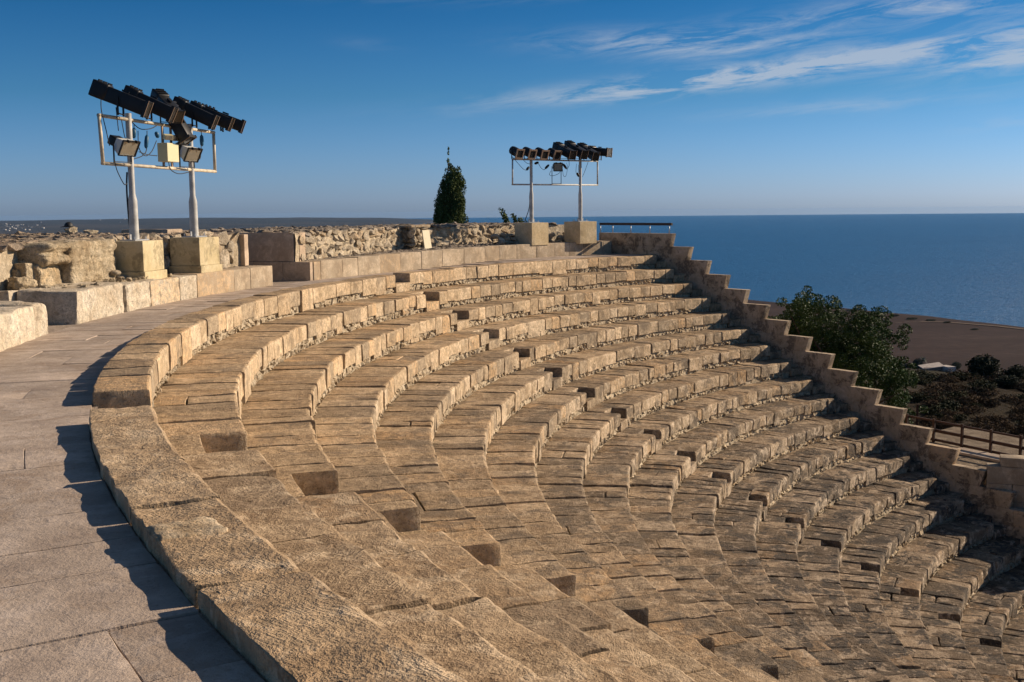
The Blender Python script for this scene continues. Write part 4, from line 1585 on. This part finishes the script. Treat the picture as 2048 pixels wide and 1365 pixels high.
cable(plL, [(202, 200), (203, 222), (212, 260), (219, 292)], 'black cable from the leftmost spotlight down to the left floodlight')
cable(plL, [(232, 215), (237, 262)], 'straight black cable left of the first near pole')
cable(plL, [(243, 240), (249, 272), (252, 278)], 'short black cable looping behind the first near pole')
cable(plL, [(263, 244), (280, 258), (300, 258), (313, 252)], 'black cable slung under the top bar right of the first pole')
cable(plL, [(268, 248), (268, 262)], 'black cable with blue plugs beside the first near pole', plug=([(268, 256, 268, 277), (269, 290, 272, 302)], M_BLUE))
cable(plL, [(294, 262), (294, 272), (293, 300), (285, 312), (266, 319)], 'looping black cable with a blue plug left of the junction box', plug=([(294, 270, 292, 297)], M_BLUE))
cable(plL, [(276, 262), (278, 296), (290, 312), (303, 304), (313, 282)], 'black cable loop with blue plug near the bracket', plug=([(312, 264, 316, 276)], M_BLUE))
cable(plL, [(278, 304), (296, 310), (314, 312)], 'nearly level black cable running to the bracket')
cable(plL, [(337, 324), (342, 340), (358, 348), (380, 344)], 'black cable hanging from the junction box under the lower bar')
cable(plL, [(228, 312), (233, 338), (244, 362), (250, 370), (255, 366)], 'black cable sagging from the left floodlight to the pole')
cable(plL, [(402, 262), (403, 272), (402, 300), (400, 318), (392, 316)], 'black cable with blue plug at the right side of the near rig', plug=([(403, 270, 404, 293)], M_BLUE))
cable(plL, [(378, 262), (378, 285)], 'black cable with blue plugs by the second near pole', plug=([(364, 272, 370, 281), (378, 272, 377, 292)], M_BLUE))
cable(plL, [(254, 345), (253.5, 380), (257, 430), (262, 474)], 'thick black cable running down the first near pole', 0.016, off=-0.06)
cable(plF, [(1023, 312), (1035, 326), (1046, 338), (1053, 341)], 'thin cable under the leftmost par lamp of the far rig', 0.008, plug=([(1053, 341, 1058, 334)], M_CABLE))
cable(plF, [(1046, 320), (1054, 327), (1060, 328)], 'short thin cable left of the first far pole', 0.007)
cable(plF, [(1076, 326), (1082, 336), (1088, 340), (1092, 336)], 'thin cable with plug right of the first far pole', 0.008, plug=([(1069, 328, 1077, 325), (1090, 338, 1098, 330)], M_CABLE))
cable(plF, [(1102, 342), (1099, 350), (1106, 352), (1118, 347), (1122, 338)], 'tangled thin cable below the far floodlight', 0.007)
cable(plF, [(1138, 322), (1138, 332), (1133, 339), (1129, 333)], 'thin cable loop right of the far floodlight', 0.007, plug=([(1126, 328, 1133, 338)], M_CABLE))
cable(plF, [(1125, 338), (1127, 352), (1132, 352), (1135, 336), (1133, 326)], 'hanging thin cable loop below the long spotlights', 0.006)
cable(plF, [(1153, 328), (1152, 345), (1156, 352), (1157, 330)], 'thin cable loop left of the second far pole', 0.006, plug=([(1154, 346, 1158, 354)], M_CABLE))
cable(plF, [(1176, 325), (1170, 342), (1165, 354)], 'slanting thin cable right of the second far pole', 0.007)
cable(plF, [(1059, 392), (1059, 410), (1056, 425), (1050, 441)], 'black cable leaving the first far pole near its foot', 0.012, off=-0.05)

# black hose along the ledge by the far rig
hose = [(1062, 474), (1035, 472), (1012, 474), (1000, 484), (985, 489)]
P = [at_r(x, y, 25.0 if i < 4 else 25.2) for i, (x, y) in enumerate(hose)]
tag(MB().tube(P, 0.025, 8).build('black_hose', M_CABLE, None, True), 'black hose lying over the low stones left of the far pedestal', 'hose')

# small low stones wall between far pedestals
lowr = empty('low_rubble', pol(24.75, math.radians(133), 0.4), 'low heap of pale rubble between the two far pedestals', 'rubble')
for row in range(3):
    for j in range(13):
        th = math.radians(137.8 - j * 0.72 + rnd.gauss(0, .1))
        put('wall_stone', rnd.choice(ME_WALL), pol(24.72 + row * 0.10 + rnd.gauss(0, .03), th, 0.44 + row * 0.10), lowr, Euler((rnd.gauss(0, .3), rnd.gauss(0, .3), rnd.uniform(0, 6))), (rnd.uniform(.2, .34), rnd.uniform(.18, .3), rnd.uniform(.12, .18)))

# cream plate leaning against the pilaster
P = at_z(856, 497.5, zledge(pth))
eT = Vector((-math.sin(pth), math.cos(pth), 0))
eR = Vector((math.cos(pth), math.sin(pth), 0))
up_ = (Vector((0, 0, 1)) + eR * 0.12 + eT * 0.06).normalized()
tag(MB().box(P + up_ * 0.26, eT * 0.30, eR * 0.035, up_ * 0.52).build('leaning_plate', M_PLATE), 'pale rectangular plate leaning against the rubble pilaster', 'plate')

# black cap and stones lying on the left wall top
P = at_z(143, 467, ZTOP + .03)
tag(put('loose_stone', pebble_mesh('loose_stone', M_ROCK, PEB2[3], False), P + Vector((0, 0, 0.07)), None, Euler((0.2, -.2, 1.0)), (.28, .2, .14)), 'angular yellowish stone under the black hat on the left wall', 'stone', 'stones lying on the left wall top')
P2 = at_z(182, 468, ZTOP + .03)
tag(put('loose_stone', pebble_mesh('loose_stone', M_ROCK, PEB2[5], False), P2 + Vector((0, 0, 0.03)), None, Euler((0.1, .1, 0.3)), (.3, .2, .12)), 'low rounded stone right of the black hat on the left wall', 'stone', 'stones lying on the left wall top')
cap = empty('black_hat', P + Vector((-0.06, 0.02, 0.12)), 'small black hat lying on a stone on the left wall', 'hat')
bm = bmesh.new()
bmesh.ops.create_uvsphere(bm, u_segments=20, v_segments=10, radius=0.105)
for v in bm.verts:
    v.co.z = max(v.co.z, -0.02) * 0.95
    v.co += Vector((noise.noise(v.co * 14), noise.noise(v.co * 14 + Vector((3, 3, 3))), 0)) * 0.012
V = [Vector(v.co) + P + Vector((-0.06, 0.02, 0.16)) for v in bm.verts]
Fc = [tuple(v.index for v in f.verts) for f in bm.faces]
bm.free()
mobj('crown', V, Fc, M_CABLE, cap)
pts, faces = block_points((0.17, 0.15, 0.014), (6, 6, 2), 0.006, 0.006, 5)
mobj('brim', [P + Vector((-0.22 + p_.x, -0.06 + p_.y, 0.135 + p_.z + p_.x * 0.12)) for p_ in pts], faces, M_CABLE, cap)

# low dark wall block standing behind on the plateau
A, B = at_z(241, 468, ZTOP), at_z(335, 468, ZTOP)
dv = (B - A).normalized()
fb = fblock('background_block', None, A + Vector((0, 0, -0.1)), dv, Vector((-dv.y, dv.x, 0)), ((B - A).length, 0.5, 0.20), M_PIER, (8, 4, 3), 0.03, 0.015)
tag(fb, 'long low brown stone block beyond the left wall top', 'stone block')

# ------------------------------------------------------------------ vegetation
def leaf_mat(name, c0, c1, rough=0.5, spec=0.3, trans=0.0):
    mt, n, l, bs = newmat(name)
    t_ = NT(mt)
    pos = t_.node('ShaderNodeNewGeometry').outputs['Position']
    a = t_.noise(pos, 3.5, 4, 0.6)
    b = t_.noise(pos, 40, 2, 0.6)
    f = t_.math('ADD', t_.mp(a, 0.3, 0.7, 0, 0.6), t_.mp(b, 0.3, 0.7, 0, 0.4))
    l.new(t_.mix(f, c0, c1), bs.inputs['Base Color'])
    bs.inputs['Roughness'].default_value = rough
    bs.inputs['Specular IOR Level'].default_value = spec
    return mt


M_FIG = leaf_mat('glossy_leaf', (0.03, 0.055, 0.014), (0.085, 0.135, 0.035), 0.5, 0.12)
M_CYP = leaf_mat('cypress_needles', (0.04, 0.062, 0.02), (0.145, 0.18, 0.055), 0.7, 0.1)
M_BARK = plain('bark', (0.09, 0.065, 0.045), 0.9, 0, 0.3, 12, 0.4)
M_SCRUB = leaf_mat('dry_scrub', (0.05, 0.033, 0.02), (0.13, 0.088, 0.052), 0.9, 0.05)
M_SCRUBG = leaf_mat('green_scrub', (0.018, 0.022, 0.009), (0.05, 0.052, 0.02), 0.8, 0.1)
M_DARKB = leaf_mat('dark_bush_leaf', (0.010, 0.016, 0.007), (0.032, 0.042, 0.015), 0.7, 0.15)
M_PALM = leaf_mat('palm_frond', (0.02, 0.035, 0.012), (0.05, 0.075, 0.025), 0.5, 0.3)
NR = np.random.RandomState(11)


def leaf_quads(C_, size, aspect=0.5, upbias=0.0, droop=None):
    """C_ (n,3) centres -> diamond leaves"""
    n = len(C_)
    d = NR.normal(size=(n, 3))
    d[:, 2] += upbias
    d /= np.linalg.norm(d, axis=1)[:, None]
    e = NR.normal(size=(n, 3))
    e -= d * (e * d).sum(1)[:, None]
    e /= np.linalg.norm(e, axis=1)[:, None]
    s = (size * NR.uniform(0.6, 1.35, n))[:, None]
    a = C_ - d * s * .5
    b = C_ + e * s * aspect * .5
    c = C_ + d * s * .5
    f = C_ - e * s * aspect * .5
    V = np.stack([a, b, c, f], 1).reshape(-1, 3)
    F_ = [(4 * i, 4 * i + 1, 4 * i + 2, 4 * i + 3) for i in range(n)]
    return V, F_


def clump_points(clumps, per, kmin=6):
    out = []
    for (c, r) in clumps:
        k = max(kmin, int(per * (r[0] * r[1] * r[2]) ** (0.66)))
        d = NR.normal(size=(k, 3))
        d /= np.linalg.norm(d, axis=1)[:, None]
        rad = NR.uniform(0.35, 1.0, k) ** 0.45
        out.append(np.array(c) + d * rad[:, None] * np.array(r))
    return np.concatenate(out)


# broadleaf tree beyond the parapet
TB = Vector((12.3, 39.5, -7.6))
tree = empty('broadleaf_tree', TB, 'glossy green broadleaf tree behind the stepped parapet', 'tree')
cl = []
outline = [(1562, 650, 34), (1585, 628, 26), (1615, 636, 30), (1650, 626, 24), (1640, 665, 42), (1600, 690, 40), (1690, 640, 34), (1700, 690, 46), (1730, 668, 30), (1757, 632, 20), (1748, 690, 40), (1785, 690, 26), (1775, 730, 38), (1735, 740, 46),
           (1690, 745, 46), (1650, 720, 40), (1795, 725, 24), (1800, 770, 26), (1765, 785, 40), (1725, 800, 40), (1810, 800, 20), (1690, 800, 40), (1788, 818, 26), (1818, 825, 18), (1740, 850, 40), (1630, 645, 30), (1710, 655, 26), (1770, 650, 14), (1580, 665, 30),
           (1672, 668, 34), (1655, 700, 40), (1720, 715, 40), (1605, 655, 34), (1670, 850, 60), (1620, 760, 50), (1575, 720, 40), (1780, 860, 34)]
for (x, y, r) in outline:
    P = at_y(x, y, 39.5 + rnd.uniform(-1.6, 1.6))
    rr = r * 39.5 / F_PX
    for q in range(10):
        o = Vector((rnd.gauss(0, .62), rnd.gauss(0, .7), rnd.gauss(0, .6))) * rr
        s_ = rr * rnd.uniform(.22, .6)
        cl.append((tuple(P + o), (s_, s_ * 1.2, s_ * .85)))
lp = clump_points(cl, 4300)
V, Fc = leaf_quads(lp, 0.068, 0.6, 0.2)
mobj('crown', V, Fc, M_FIG, tree, False)
limb = MB()
for i in range(9):
    tgt = Vector(cl[rnd.randrange(len(cl))][0])
    mid_ = TB.lerp(tgt, 0.5) + Vector((rnd.gauss(0, .3), rnd.gauss(0, .3), .4))
    limb.tube([TB + Vector((0, 0, 1.0)), mid_, tgt], [0.10, 0.06, 0.015], 7)
limb.build('limb', M_BARK, tree, True)
MB().tube([TB + Vector((0, 0, -1)), TB + Vector((.05, 0, .6)), TB + Vector((0, 0.1, 1.3))], [.26, .2, .15], 10).build('trunk', M_BARK, tree, True)

# cypress behind the rubble wall
CB = at_y(902, 470, 47)
CB.z = ground_z(CB.x, CB.y) - 0.2
cyp = empty('cypress_tree', CB, 'dark narrow cypress with a wispy tip behind the rubble wall', 'tree')
sc47 = 47 / F_PX
cl = []
prof_c = [(302, 896, 899, 3), (312, 894, 900, 4), (325, 892, 903, 5), (338, 890, 909, 7), (350, 886, 924, 10), (362, 882, 931, 12), (375, 878, 933, 13), (388, 877, 930, 13), (400, 872, 932, 14), (412, 869, 932, 14), (424, 867, 934, 14), (436, 866, 935, 14), (450, 865, 936, 14), (470, 866, 936, 14), (500, 868, 934, 14)]
for (y, x0, x1, r) in prof_c:
    n_ = max(1, int((x1 - x0) / 7) * 3)
    for q in range(n_):
        x = rnd.uniform(x0 + r * .45, max(x0 + r * .5, x1 - r * .45))
        hw = (x1 - x0) / 2
        xm = (x0 + x1) / 2
        dep = math.sqrt(max(0.0, hw * hw - (x - xm) ** 2)) * sc47
        P = at_y(x, y + rnd.uniform(-6, 6), 47 + rnd.uniform(-1, 1) * dep * .85)
        s_ = r * sc47 * rnd.uniform(.5, .9)
        cl.append((tuple(P), (s_ * .8, s_ * .8, s_ * 1.5)))
lp = clump_points(cl, 3000, 22)
V, Fc = leaf_quads(lp, 0.095, 0.4, 1.1)
mobj('crown', V, Fc, M_CYP, cyp, False)
for i in range(5):
    pass
MB().tube([CB, Vector((CB.x, CB.y, 2.6)), at_y(896, 345, 47), at_y(897, 318, 47)], [.16, .08, .03, .006], 8).build('trunk', M_BARK, cyp, True)

# shrub behind the far rig
SB = at_y(1022, 470, 41)
SB.z = ground_z(SB.x, SB.y) - 0.2
shr = empty('juniper_shrub', SB, 'small dark shrub with pointed shoots left of the far rig', 'shrub')
cl = []
for (x, y, r) in ((1005, 424, 5), (1006, 430, 7), (1010, 437, 8), (1014, 443, 9), (1012, 450, 10), (1026, 433, 4), (1029, 438, 6), (1032, 444, 7), (1040, 439, 5), (1045, 443, 6), (1036, 450, 10), (1020, 450, 9), (1050, 447, 6), (1004, 420, 3), (1025, 429, 3)):
    for q in range(3):
        P = at_y(x + rnd.gauss(0, 2), y + rnd.gauss(0, 2), 41 + rnd.gauss(0, .12))
        s_ = r * 41 / F_PX * rnd.uniform(.45, .75)
        cl.append((tuple(P), (s_, s_, s_ * 1.2)))
lp = clump_points(cl, 2600)
V, Fc = leaf_quads(lp, 0.09, 0.5, 0.8)
mobj('crown', V, Fc, M_CYP, shr, False)
MB().tube([SB, at_y(1018, 450, 41)], [.06, .03], 7).build('stem', M_BARK, shr, True)


# scrub on the slope
def bush_mesh(name, mat, n, size, flat=0.6, leaf=0.06, seed=0):
    cl_ = []
    for q in range(9):
        a = rnd.uniform(0, 6.28)
        rr = rnd.uniform(0, .27)
        cl_.append(((math.cos(a) * rr, math.sin(a) * rr, rnd.uniform(.1, .32) * flat), (rnd.uniform(.19, .29), rnd.uniform(.19, .29), rnd.uniform(.15, .24) * flat)))
    pts = clump_points(cl_, n)
    V, Fc = leaf_quads(pts, leaf, 0.5, 0.5)
    me = bpy.data.meshes.new(name)
    me.from_pydata(V.tolist(), [], Fc)
    me.materials.append(mat)
    return me


ME_DRY = [bush_mesh('scrub_mound', M_SCRUB, 2600, 1, .8, 0.06) for _ in range(4)]
ME_GRN = [bush_mesh('scrub_mound', M_SCRUBG, 2600, 1, .9, 0.06) for _ in range(3)]
ME_DRK = [bush_mesh('dark_bush', M_DARKB, 9000, 1, 1.2, 0.05) for _ in range(2)]


def on_ground(x, y):
    """first hit of a pixel ray with the hillside"""
    d = ray(x, y)
    t = 24.0
    while t < 400:
        q = CAM + d * t
        if q.z < ground_z(q.x, q.y):
            return q
        t += 0.4
    return None


nb = 0
tries = 0
while nb < 130 and tries < 1500:
    tries += 1
    x, y = rnd.uniform(1812, 2120), rnd.uniform(752, 885)
    if x < 1840 and y < 780 and False:
        continue
    q = on_ground(x, y)
    if q is None or q.length > 150:
        continue
    s_ = rnd.uniform(20, 44) * q.length / F_PX * 1.4
    green = rnd.random() < 0.22
    me = rnd.choice(ME_GRN if green else ME_DRY)
    o = put('scrub_mound', me, (q.x, q.y, ground_z(q.x, q.y) - 0.05 * s_), None, Euler((0, 0, rnd.uniform(0, 6.28))), (s_ * rnd.uniform(1.0, 1.5), s_ * rnd.uniform(1, 1.5), s_ * rnd.uniform(.7, 1.0)))
    zone = 'close behind the timber railing' if y > 840 else ('on the slope under the knoll' if y < 785 else 'halfway up the dark slope')
    side = 'near the green tree' if x < 1895 else ('in the middle' if x < 1985 else 'by the right picture edge')
    sz = s_ * F_PX / q.length / 1.82
    size = 'small' if sz < 27 else ('medium' if sz < 36 else 'large')
    kind_ = 'greenish' if green else 'dry brown'
    tag(o, '%s %s scrub mound %s, %s' % (size, kind_, zone, side), 'bush', '%s scrub mounds %s, %s, %s' % (kind_, zone, side, size))
    nb += 1
for (x, y, w, h, lb) in ((1968, 757, 96, 44, 'large dark rounded bush on the knoll right of the pale roof'), (2030, 745, 60, 30, 'dark spreading bush at the right edge of the knoll'),
                         (1832, 764, 36, 20, 'dark bush at the foot of the knoll beside the green tree'), (2015, 775, 60, 26, 'low dark green bush below the large rounded bush'),
                         (1905, 825, 50, 26, 'dark shadowy bush in the middle of the slope')):
    q = on_ground(x, y) or at_y(x, y, 120)
    k_ = q.length / F_PX
    o = put('dark_bush', rnd.choice(ME_DRK), (q.x, q.y, ground_z(q.x, q.y) - 0.1), None, Euler((0, 0, rnd.uniform(0, 6))), (w * k_ * 1.1, w * k_ * 1.1, h * k_ * 1.7))
    tag(o, lb, 'bush')

# pale roofed shed, palm and hedge on the plain
q = at_z(1872, 742, -81.6)
shed = empty('pale_shed', q, 'low pale roofed shed at the edge of the brown plain', 'shed')
k_ = q.length / F_PX
dirs = Vector((1, 0.35, 0)).normalized()
dirn = Vector((-dirs.y, dirs.x, 0))
M_SHED = plain('pale_sheet_roof', (0.46, 0.40, 0.35), 0.8, 0, 0.2, 0.5)
MB().box(q + Vector((-3 * k_ * 3, 0, 1.3)), dirs * 42 * k_, dirn * 4, (0, 0, 1.6)).build('wall', M_TRACK, shed)
c_ = q + Vector((-9 * k_, 0, 2.6))
MB().add([c_ - dirs * 24 * k_ - dirn * 2.2 + Vector((0, 0, -.9)), c_ + dirs * 24 * k_ - dirn * 2.2 + Vector((0, 0, -.2)), c_ + dirs * 24 * k_ + dirn * 2.2 + Vector((0, 0, 1.3)), c_ - dirs * 24 * k_ + dirn * 2.2 + Vector((0, 0, .4)),
          c_ - dirs * 24 * k_ - dirn * 2.2 + Vector((0, 0, -1.2)), c_ + dirs * 24 * k_ - dirn * 2.2 + Vector((0, 0, -.5)), c_ + dirs * 24 * k_ + dirn * 2.2 + Vector((0, 0, 1.0)), c_ - dirs * 24 * k_ + dirn * 2.2 + Vector((0, 0, .1))],
         [(0, 1, 2, 3), (4, 7, 6, 5), (0, 4, 5, 1), (1, 5, 6, 2), (2, 6, 7, 3), (3, 7, 4, 0)]).build('roof', M_SHED, shed)
MB().box(q + dirs * 22 * k_ + Vector((0, -2, 1.2)), dirs * 17 * k_, dirn * 7, (0, 0, 2.4)).build('annex', M_SHED, shed)
for (x, y, w, h, lb) in ((1836, 738, 30, 22, 'dark hedge clump left of the pale shed'), (1910, 738, 24, 16, 'dark green shrub right of the pale shed'), (1815, 742, 30, 16, 'dark shrub between the green tree and the hedge')):
    P = at_z(x, y, -81.6)
    k_ = P.length / F_PX
    tag(put('dark_bush', rnd.choice(ME_DRK), P, None, Euler((0, 0, rnd.uniform(0, 6))), (w * k_ * 1.2, w * k_ * 1.2, h * k_ * 1.5)), lb, 'bush')
for (x, y, w, h) in ((1560, 608, 20, 3), (1700, 622, 26, 3.5), (1728, 627, 24, 4), (1755, 629, 20, 3), (1790, 633, 26, 4), (1822, 639, 30, 4), (1860, 642, 26, 3.5), (1895, 646, 22, 3), (1770, 655, 16, 3), (1950, 660, 22, 3)):
    P = at_z(x, y, -81.9)
    k_ = P.length / F_PX
    tag(put('dark_bush', rnd.choice(ME_DRK), P, None, Euler((0, 0, 0.6)), (w * k_ * 1.2, w * k_ * 0.9, h * k_ * 1.6)), 'low dark shrub patch along the inland edge of the beach', 'bush', 'shrub patches along the beach')
P = at_z(1845, 734, -81.6)
palm = empty('palm_tree', P, 'small palm tree beside the pale shed on the plain', 'tree')
k_ = P.length / F_PX
MB().tube([P, P + Vector((0.2, 0, 13 * k_))], [.35, .25], 8).build('trunk', M_BARK, palm, True)
vs_, fs_ = [], []
top = P + Vector((0.2, 0, 14 * k_))
for i in range(26):
    a = 2 * PI * i / 26 + rnd.gauss(0, .1)
    el_a = rnd.uniform(-.3, 1.1)
    Lf = 11 * k_ * rnd.uniform(.8, 1.1)
    prev_ = None
    for s_ in range(5):
        u = s_ / 4
        q = top + Vector((math.cos(a) * math.cos(el_a) * Lf * u, math.sin(a) * math.cos(el_a) * Lf * u, math.sin(el_a) * Lf * u - Lf * .45 * u * u))
        wv_ = Vector((-math.sin(a), math.cos(a), 0)) * (0.34 * (1 - u) + .05)
        vs_ += [tuple(q - wv_), tuple(q + wv_)]
        if s_:
            n0 = len(vs_) - 4
            fs_.append((n0, n0 + 1, n0 + 3, n0 + 2))
mobj('crown', np.array(vs_), fs_, M_PALM, palm, False)

# ------------------------------------------------------------------ terrace, railing and wall beyond the parapet, lower right
ter = MB()
tp = [at_z(x, y, z) for x, y, z in ((1830, 870, -4.95), (2150, 915, -4.95), (2200, 1010, -5.0), (1880, 960, -5.0))]
M_PATH = soil('gravel_path', (0.16, 0.125, 0.09), (0.24, 0.19, 0.14), (0.34, 0.28, 0.21), 3.0)
tv = []
zc = -5.15
for (s_, w_) in ((6.5, -0.25), (6.5, -5.2), (13.2, -5.2), (13.2, -0.25)):
    q = P0 + PA * s_ + PB * w_
    tv.append(Vector((q.x, q.y, zc)))
ter.add([*tv, *[v + Vector((0, 0, -2.5)) for v in tv]], [(0, 3, 2, 1), (0, 1, 5, 4), (1, 2, 6, 5), (2, 3, 7, 6), (3, 0, 4, 7)])
tag(ter.build('terrace_path', M_PATH), 'gravelly path beyond the lower end of the parapet', None, None, 'structure')
mb = MB()
q0, q1 = at_z(1922, 903, zc + .03), at_z(2010, 921, zc + .03)
dv = (q1 - q0)
slab = MB().box((q0 + q1) / 2 + Vector((0, 0, .01)), dv * 1.3, Vector((-dv.y, dv.x, 0)).normalized() * 0.55, (0, 0, 0.06)).build('concrete_strip', M_PAVE)
tag(slab, 'pale concrete strip on the path under the timber railing', 'kerb')
rl = empty('timber_railing', at_z(1900, 905, zc), 'rusty brown timber railing with two rails on the path at right', 'railing')
base_l, base_r = at_z(1862, 884, zc), at_z(2230, 962, zc)
dv = (base_r - base_l).normalized()


def on_line(px_):
    d = ray(px_, 900)
    den = d.x * dv.y - d.y * dv.x
    t_p = ((base_l.x - 0) * dv.y - (base_l.y - 0) * dv.x) / den
    q = CAM + d * t_p
    return Vector((q.x, q.y, zc))


for px_ in (1812, 1866, 1923, 1981, 2041, 2110, 2185):
    q = on_line(px_)
    MB().box(q + Vector((0, 0, 0.24)), dv * 0.065, Vector((-dv.y, dv.x, 0)) * 0.055, (0, 0, 0.86)).build('post', M_WOOD, rl)
A, B = on_line(1800), on_line(2220)
for zz, hh in ((0.60, 0.05), (0.33, 0.085), (0.07, 0.07)):
    MB().box((A + B) / 2 + Vector((0, 0, zz)) + Vector((-dv.y, dv.x, 0)) * 0.055, (B - A), Vector((-dv.y, dv.x, 0)) * 0.035, (0, 0, hh)).build('rail', M_WOOD, rl)
q = on_ground(1834, 842) or at_y(1834, 842, 38)
q = at_y(1834, 842, 36)
tag(MB().box(q + Vector((0, 0, 0.0)), (0.06, 0, 0), (0, 0.06, 0), (0, 0, 1.15)).build('timber_post', M_WOOD), 'single thin brown timber post below the green tree', 'post')

# pale wall of big blocks just beyond the parapet at the right edge
bw = empty('block_wall', at_z(2020, 1060, -6.5), 'pale wall of large blocks at the right edge beyond the parapet', 'wall')
wl_a = at_y(1975, 932, 25.2)
wl_d = Vector((0.93, -0.36, 0))
wl_n = Vector((0.36, 0.93, 0))
for i in range(5):
    for j in range(3):
        off = (i % 2) * 0.3
        L_ = 0.86
        fblock('wall_block', bw, Vector((wl_a.x, wl_a.y, 0)) + wl_d * (j * 0.87 - off * (j > 0) + 0.0) + Vector((0, 0, wl_a.z - 0.42 * (i + 1))), wl_d, wl_n, (L_ - (off if j == 0 else 0), 0.4, 0.415), M_ASH, (4, 3, 4), 0.012, 0.004)
# its cap blocks step up
fblock('wall_block', bw, Vector((wl_a.x, wl_a.y, wl_a.z + 0.004)) + wl_d * 0.28, wl_d, wl_n, (1.4, 0.42, 0.22), M_ASH, (5, 3, 3), 0.015, 0.006)

# far village
M_HOUSE = plain('white_house_paint', (0.45, 0.42, 0.39), 0.8, 0, 0.1, 0.05)
hm = bpy.data.meshes.new('village_house')
hb = MB().box((0, 0, .5), (1, 0, 0), (0, 1, 0), (0, 0, 1)).add([(-.5, -.5, 1), (.5, -.5, 1), (.5, .5, 1), (-.5, .5, 1), (-.5, 0, 1.35), (.5, 0, 1.35)], [(0, 1, 5, 4), (2, 3, 4, 5), (0, 4, 3), (1, 2, 5)])
hm.from_pydata(hb.v, [], hb.f)
hm.materials.append(M_HOUSE)
vr = random.Random(3)
for i in range(34):
    px_ = vr.gauss(48, 28) if i < 26 else vr.uniform(-60, 300)
    d = vr.uniform(6200, 8600) if i < 26 else vr.uniform(8600, 10200)
    a = math.atan((px_ - 1024) / F_PX)
    x, y = math.sin(a) * d, math.cos(a) * d
    s_ = vr.uniform(6, 12)
    o = put('village_house', hm, (x, y, far_z(a, d) - 1), None, Euler((0, 0, vr.uniform(0, 3))), (s_ * vr.uniform(.8, 1.6), s_, vr.uniform(4, 6)))
    tag(o, 'tiny white house of the far village on the hills beyond the left wall', 'house', 'houses of the far village')

# ------------------------------------------------------------------ sea haze
M_HAZE = bpy.data.materials.new('sea_haze')
M_HAZE.use_nodes = True
hn = M_HAZE.node_tree.nodes
hn.remove(hn['Principled BSDF'])
pv = hn.new('ShaderNodeVolumePrincipled')
pv.inputs['Color'].default_value = (0.34, 0.60, 1.0, 1)
pv.inputs['Density'].default_value = 0.000018
pv.inputs['Anisotropy'].default_value = 0.1
M_HAZE.node_tree.links.new(pv.outputs[0], hn['Material Output'].inputs['Volume'])
hz = MB().box((0, 0, -45), (36000, 0, 0), (0, 36000, 0), (0, 0, 110)).build('haze', M_HAZE)
tag(hz, 'thin blue haze over sea and far hills', None, None, 'stuff')
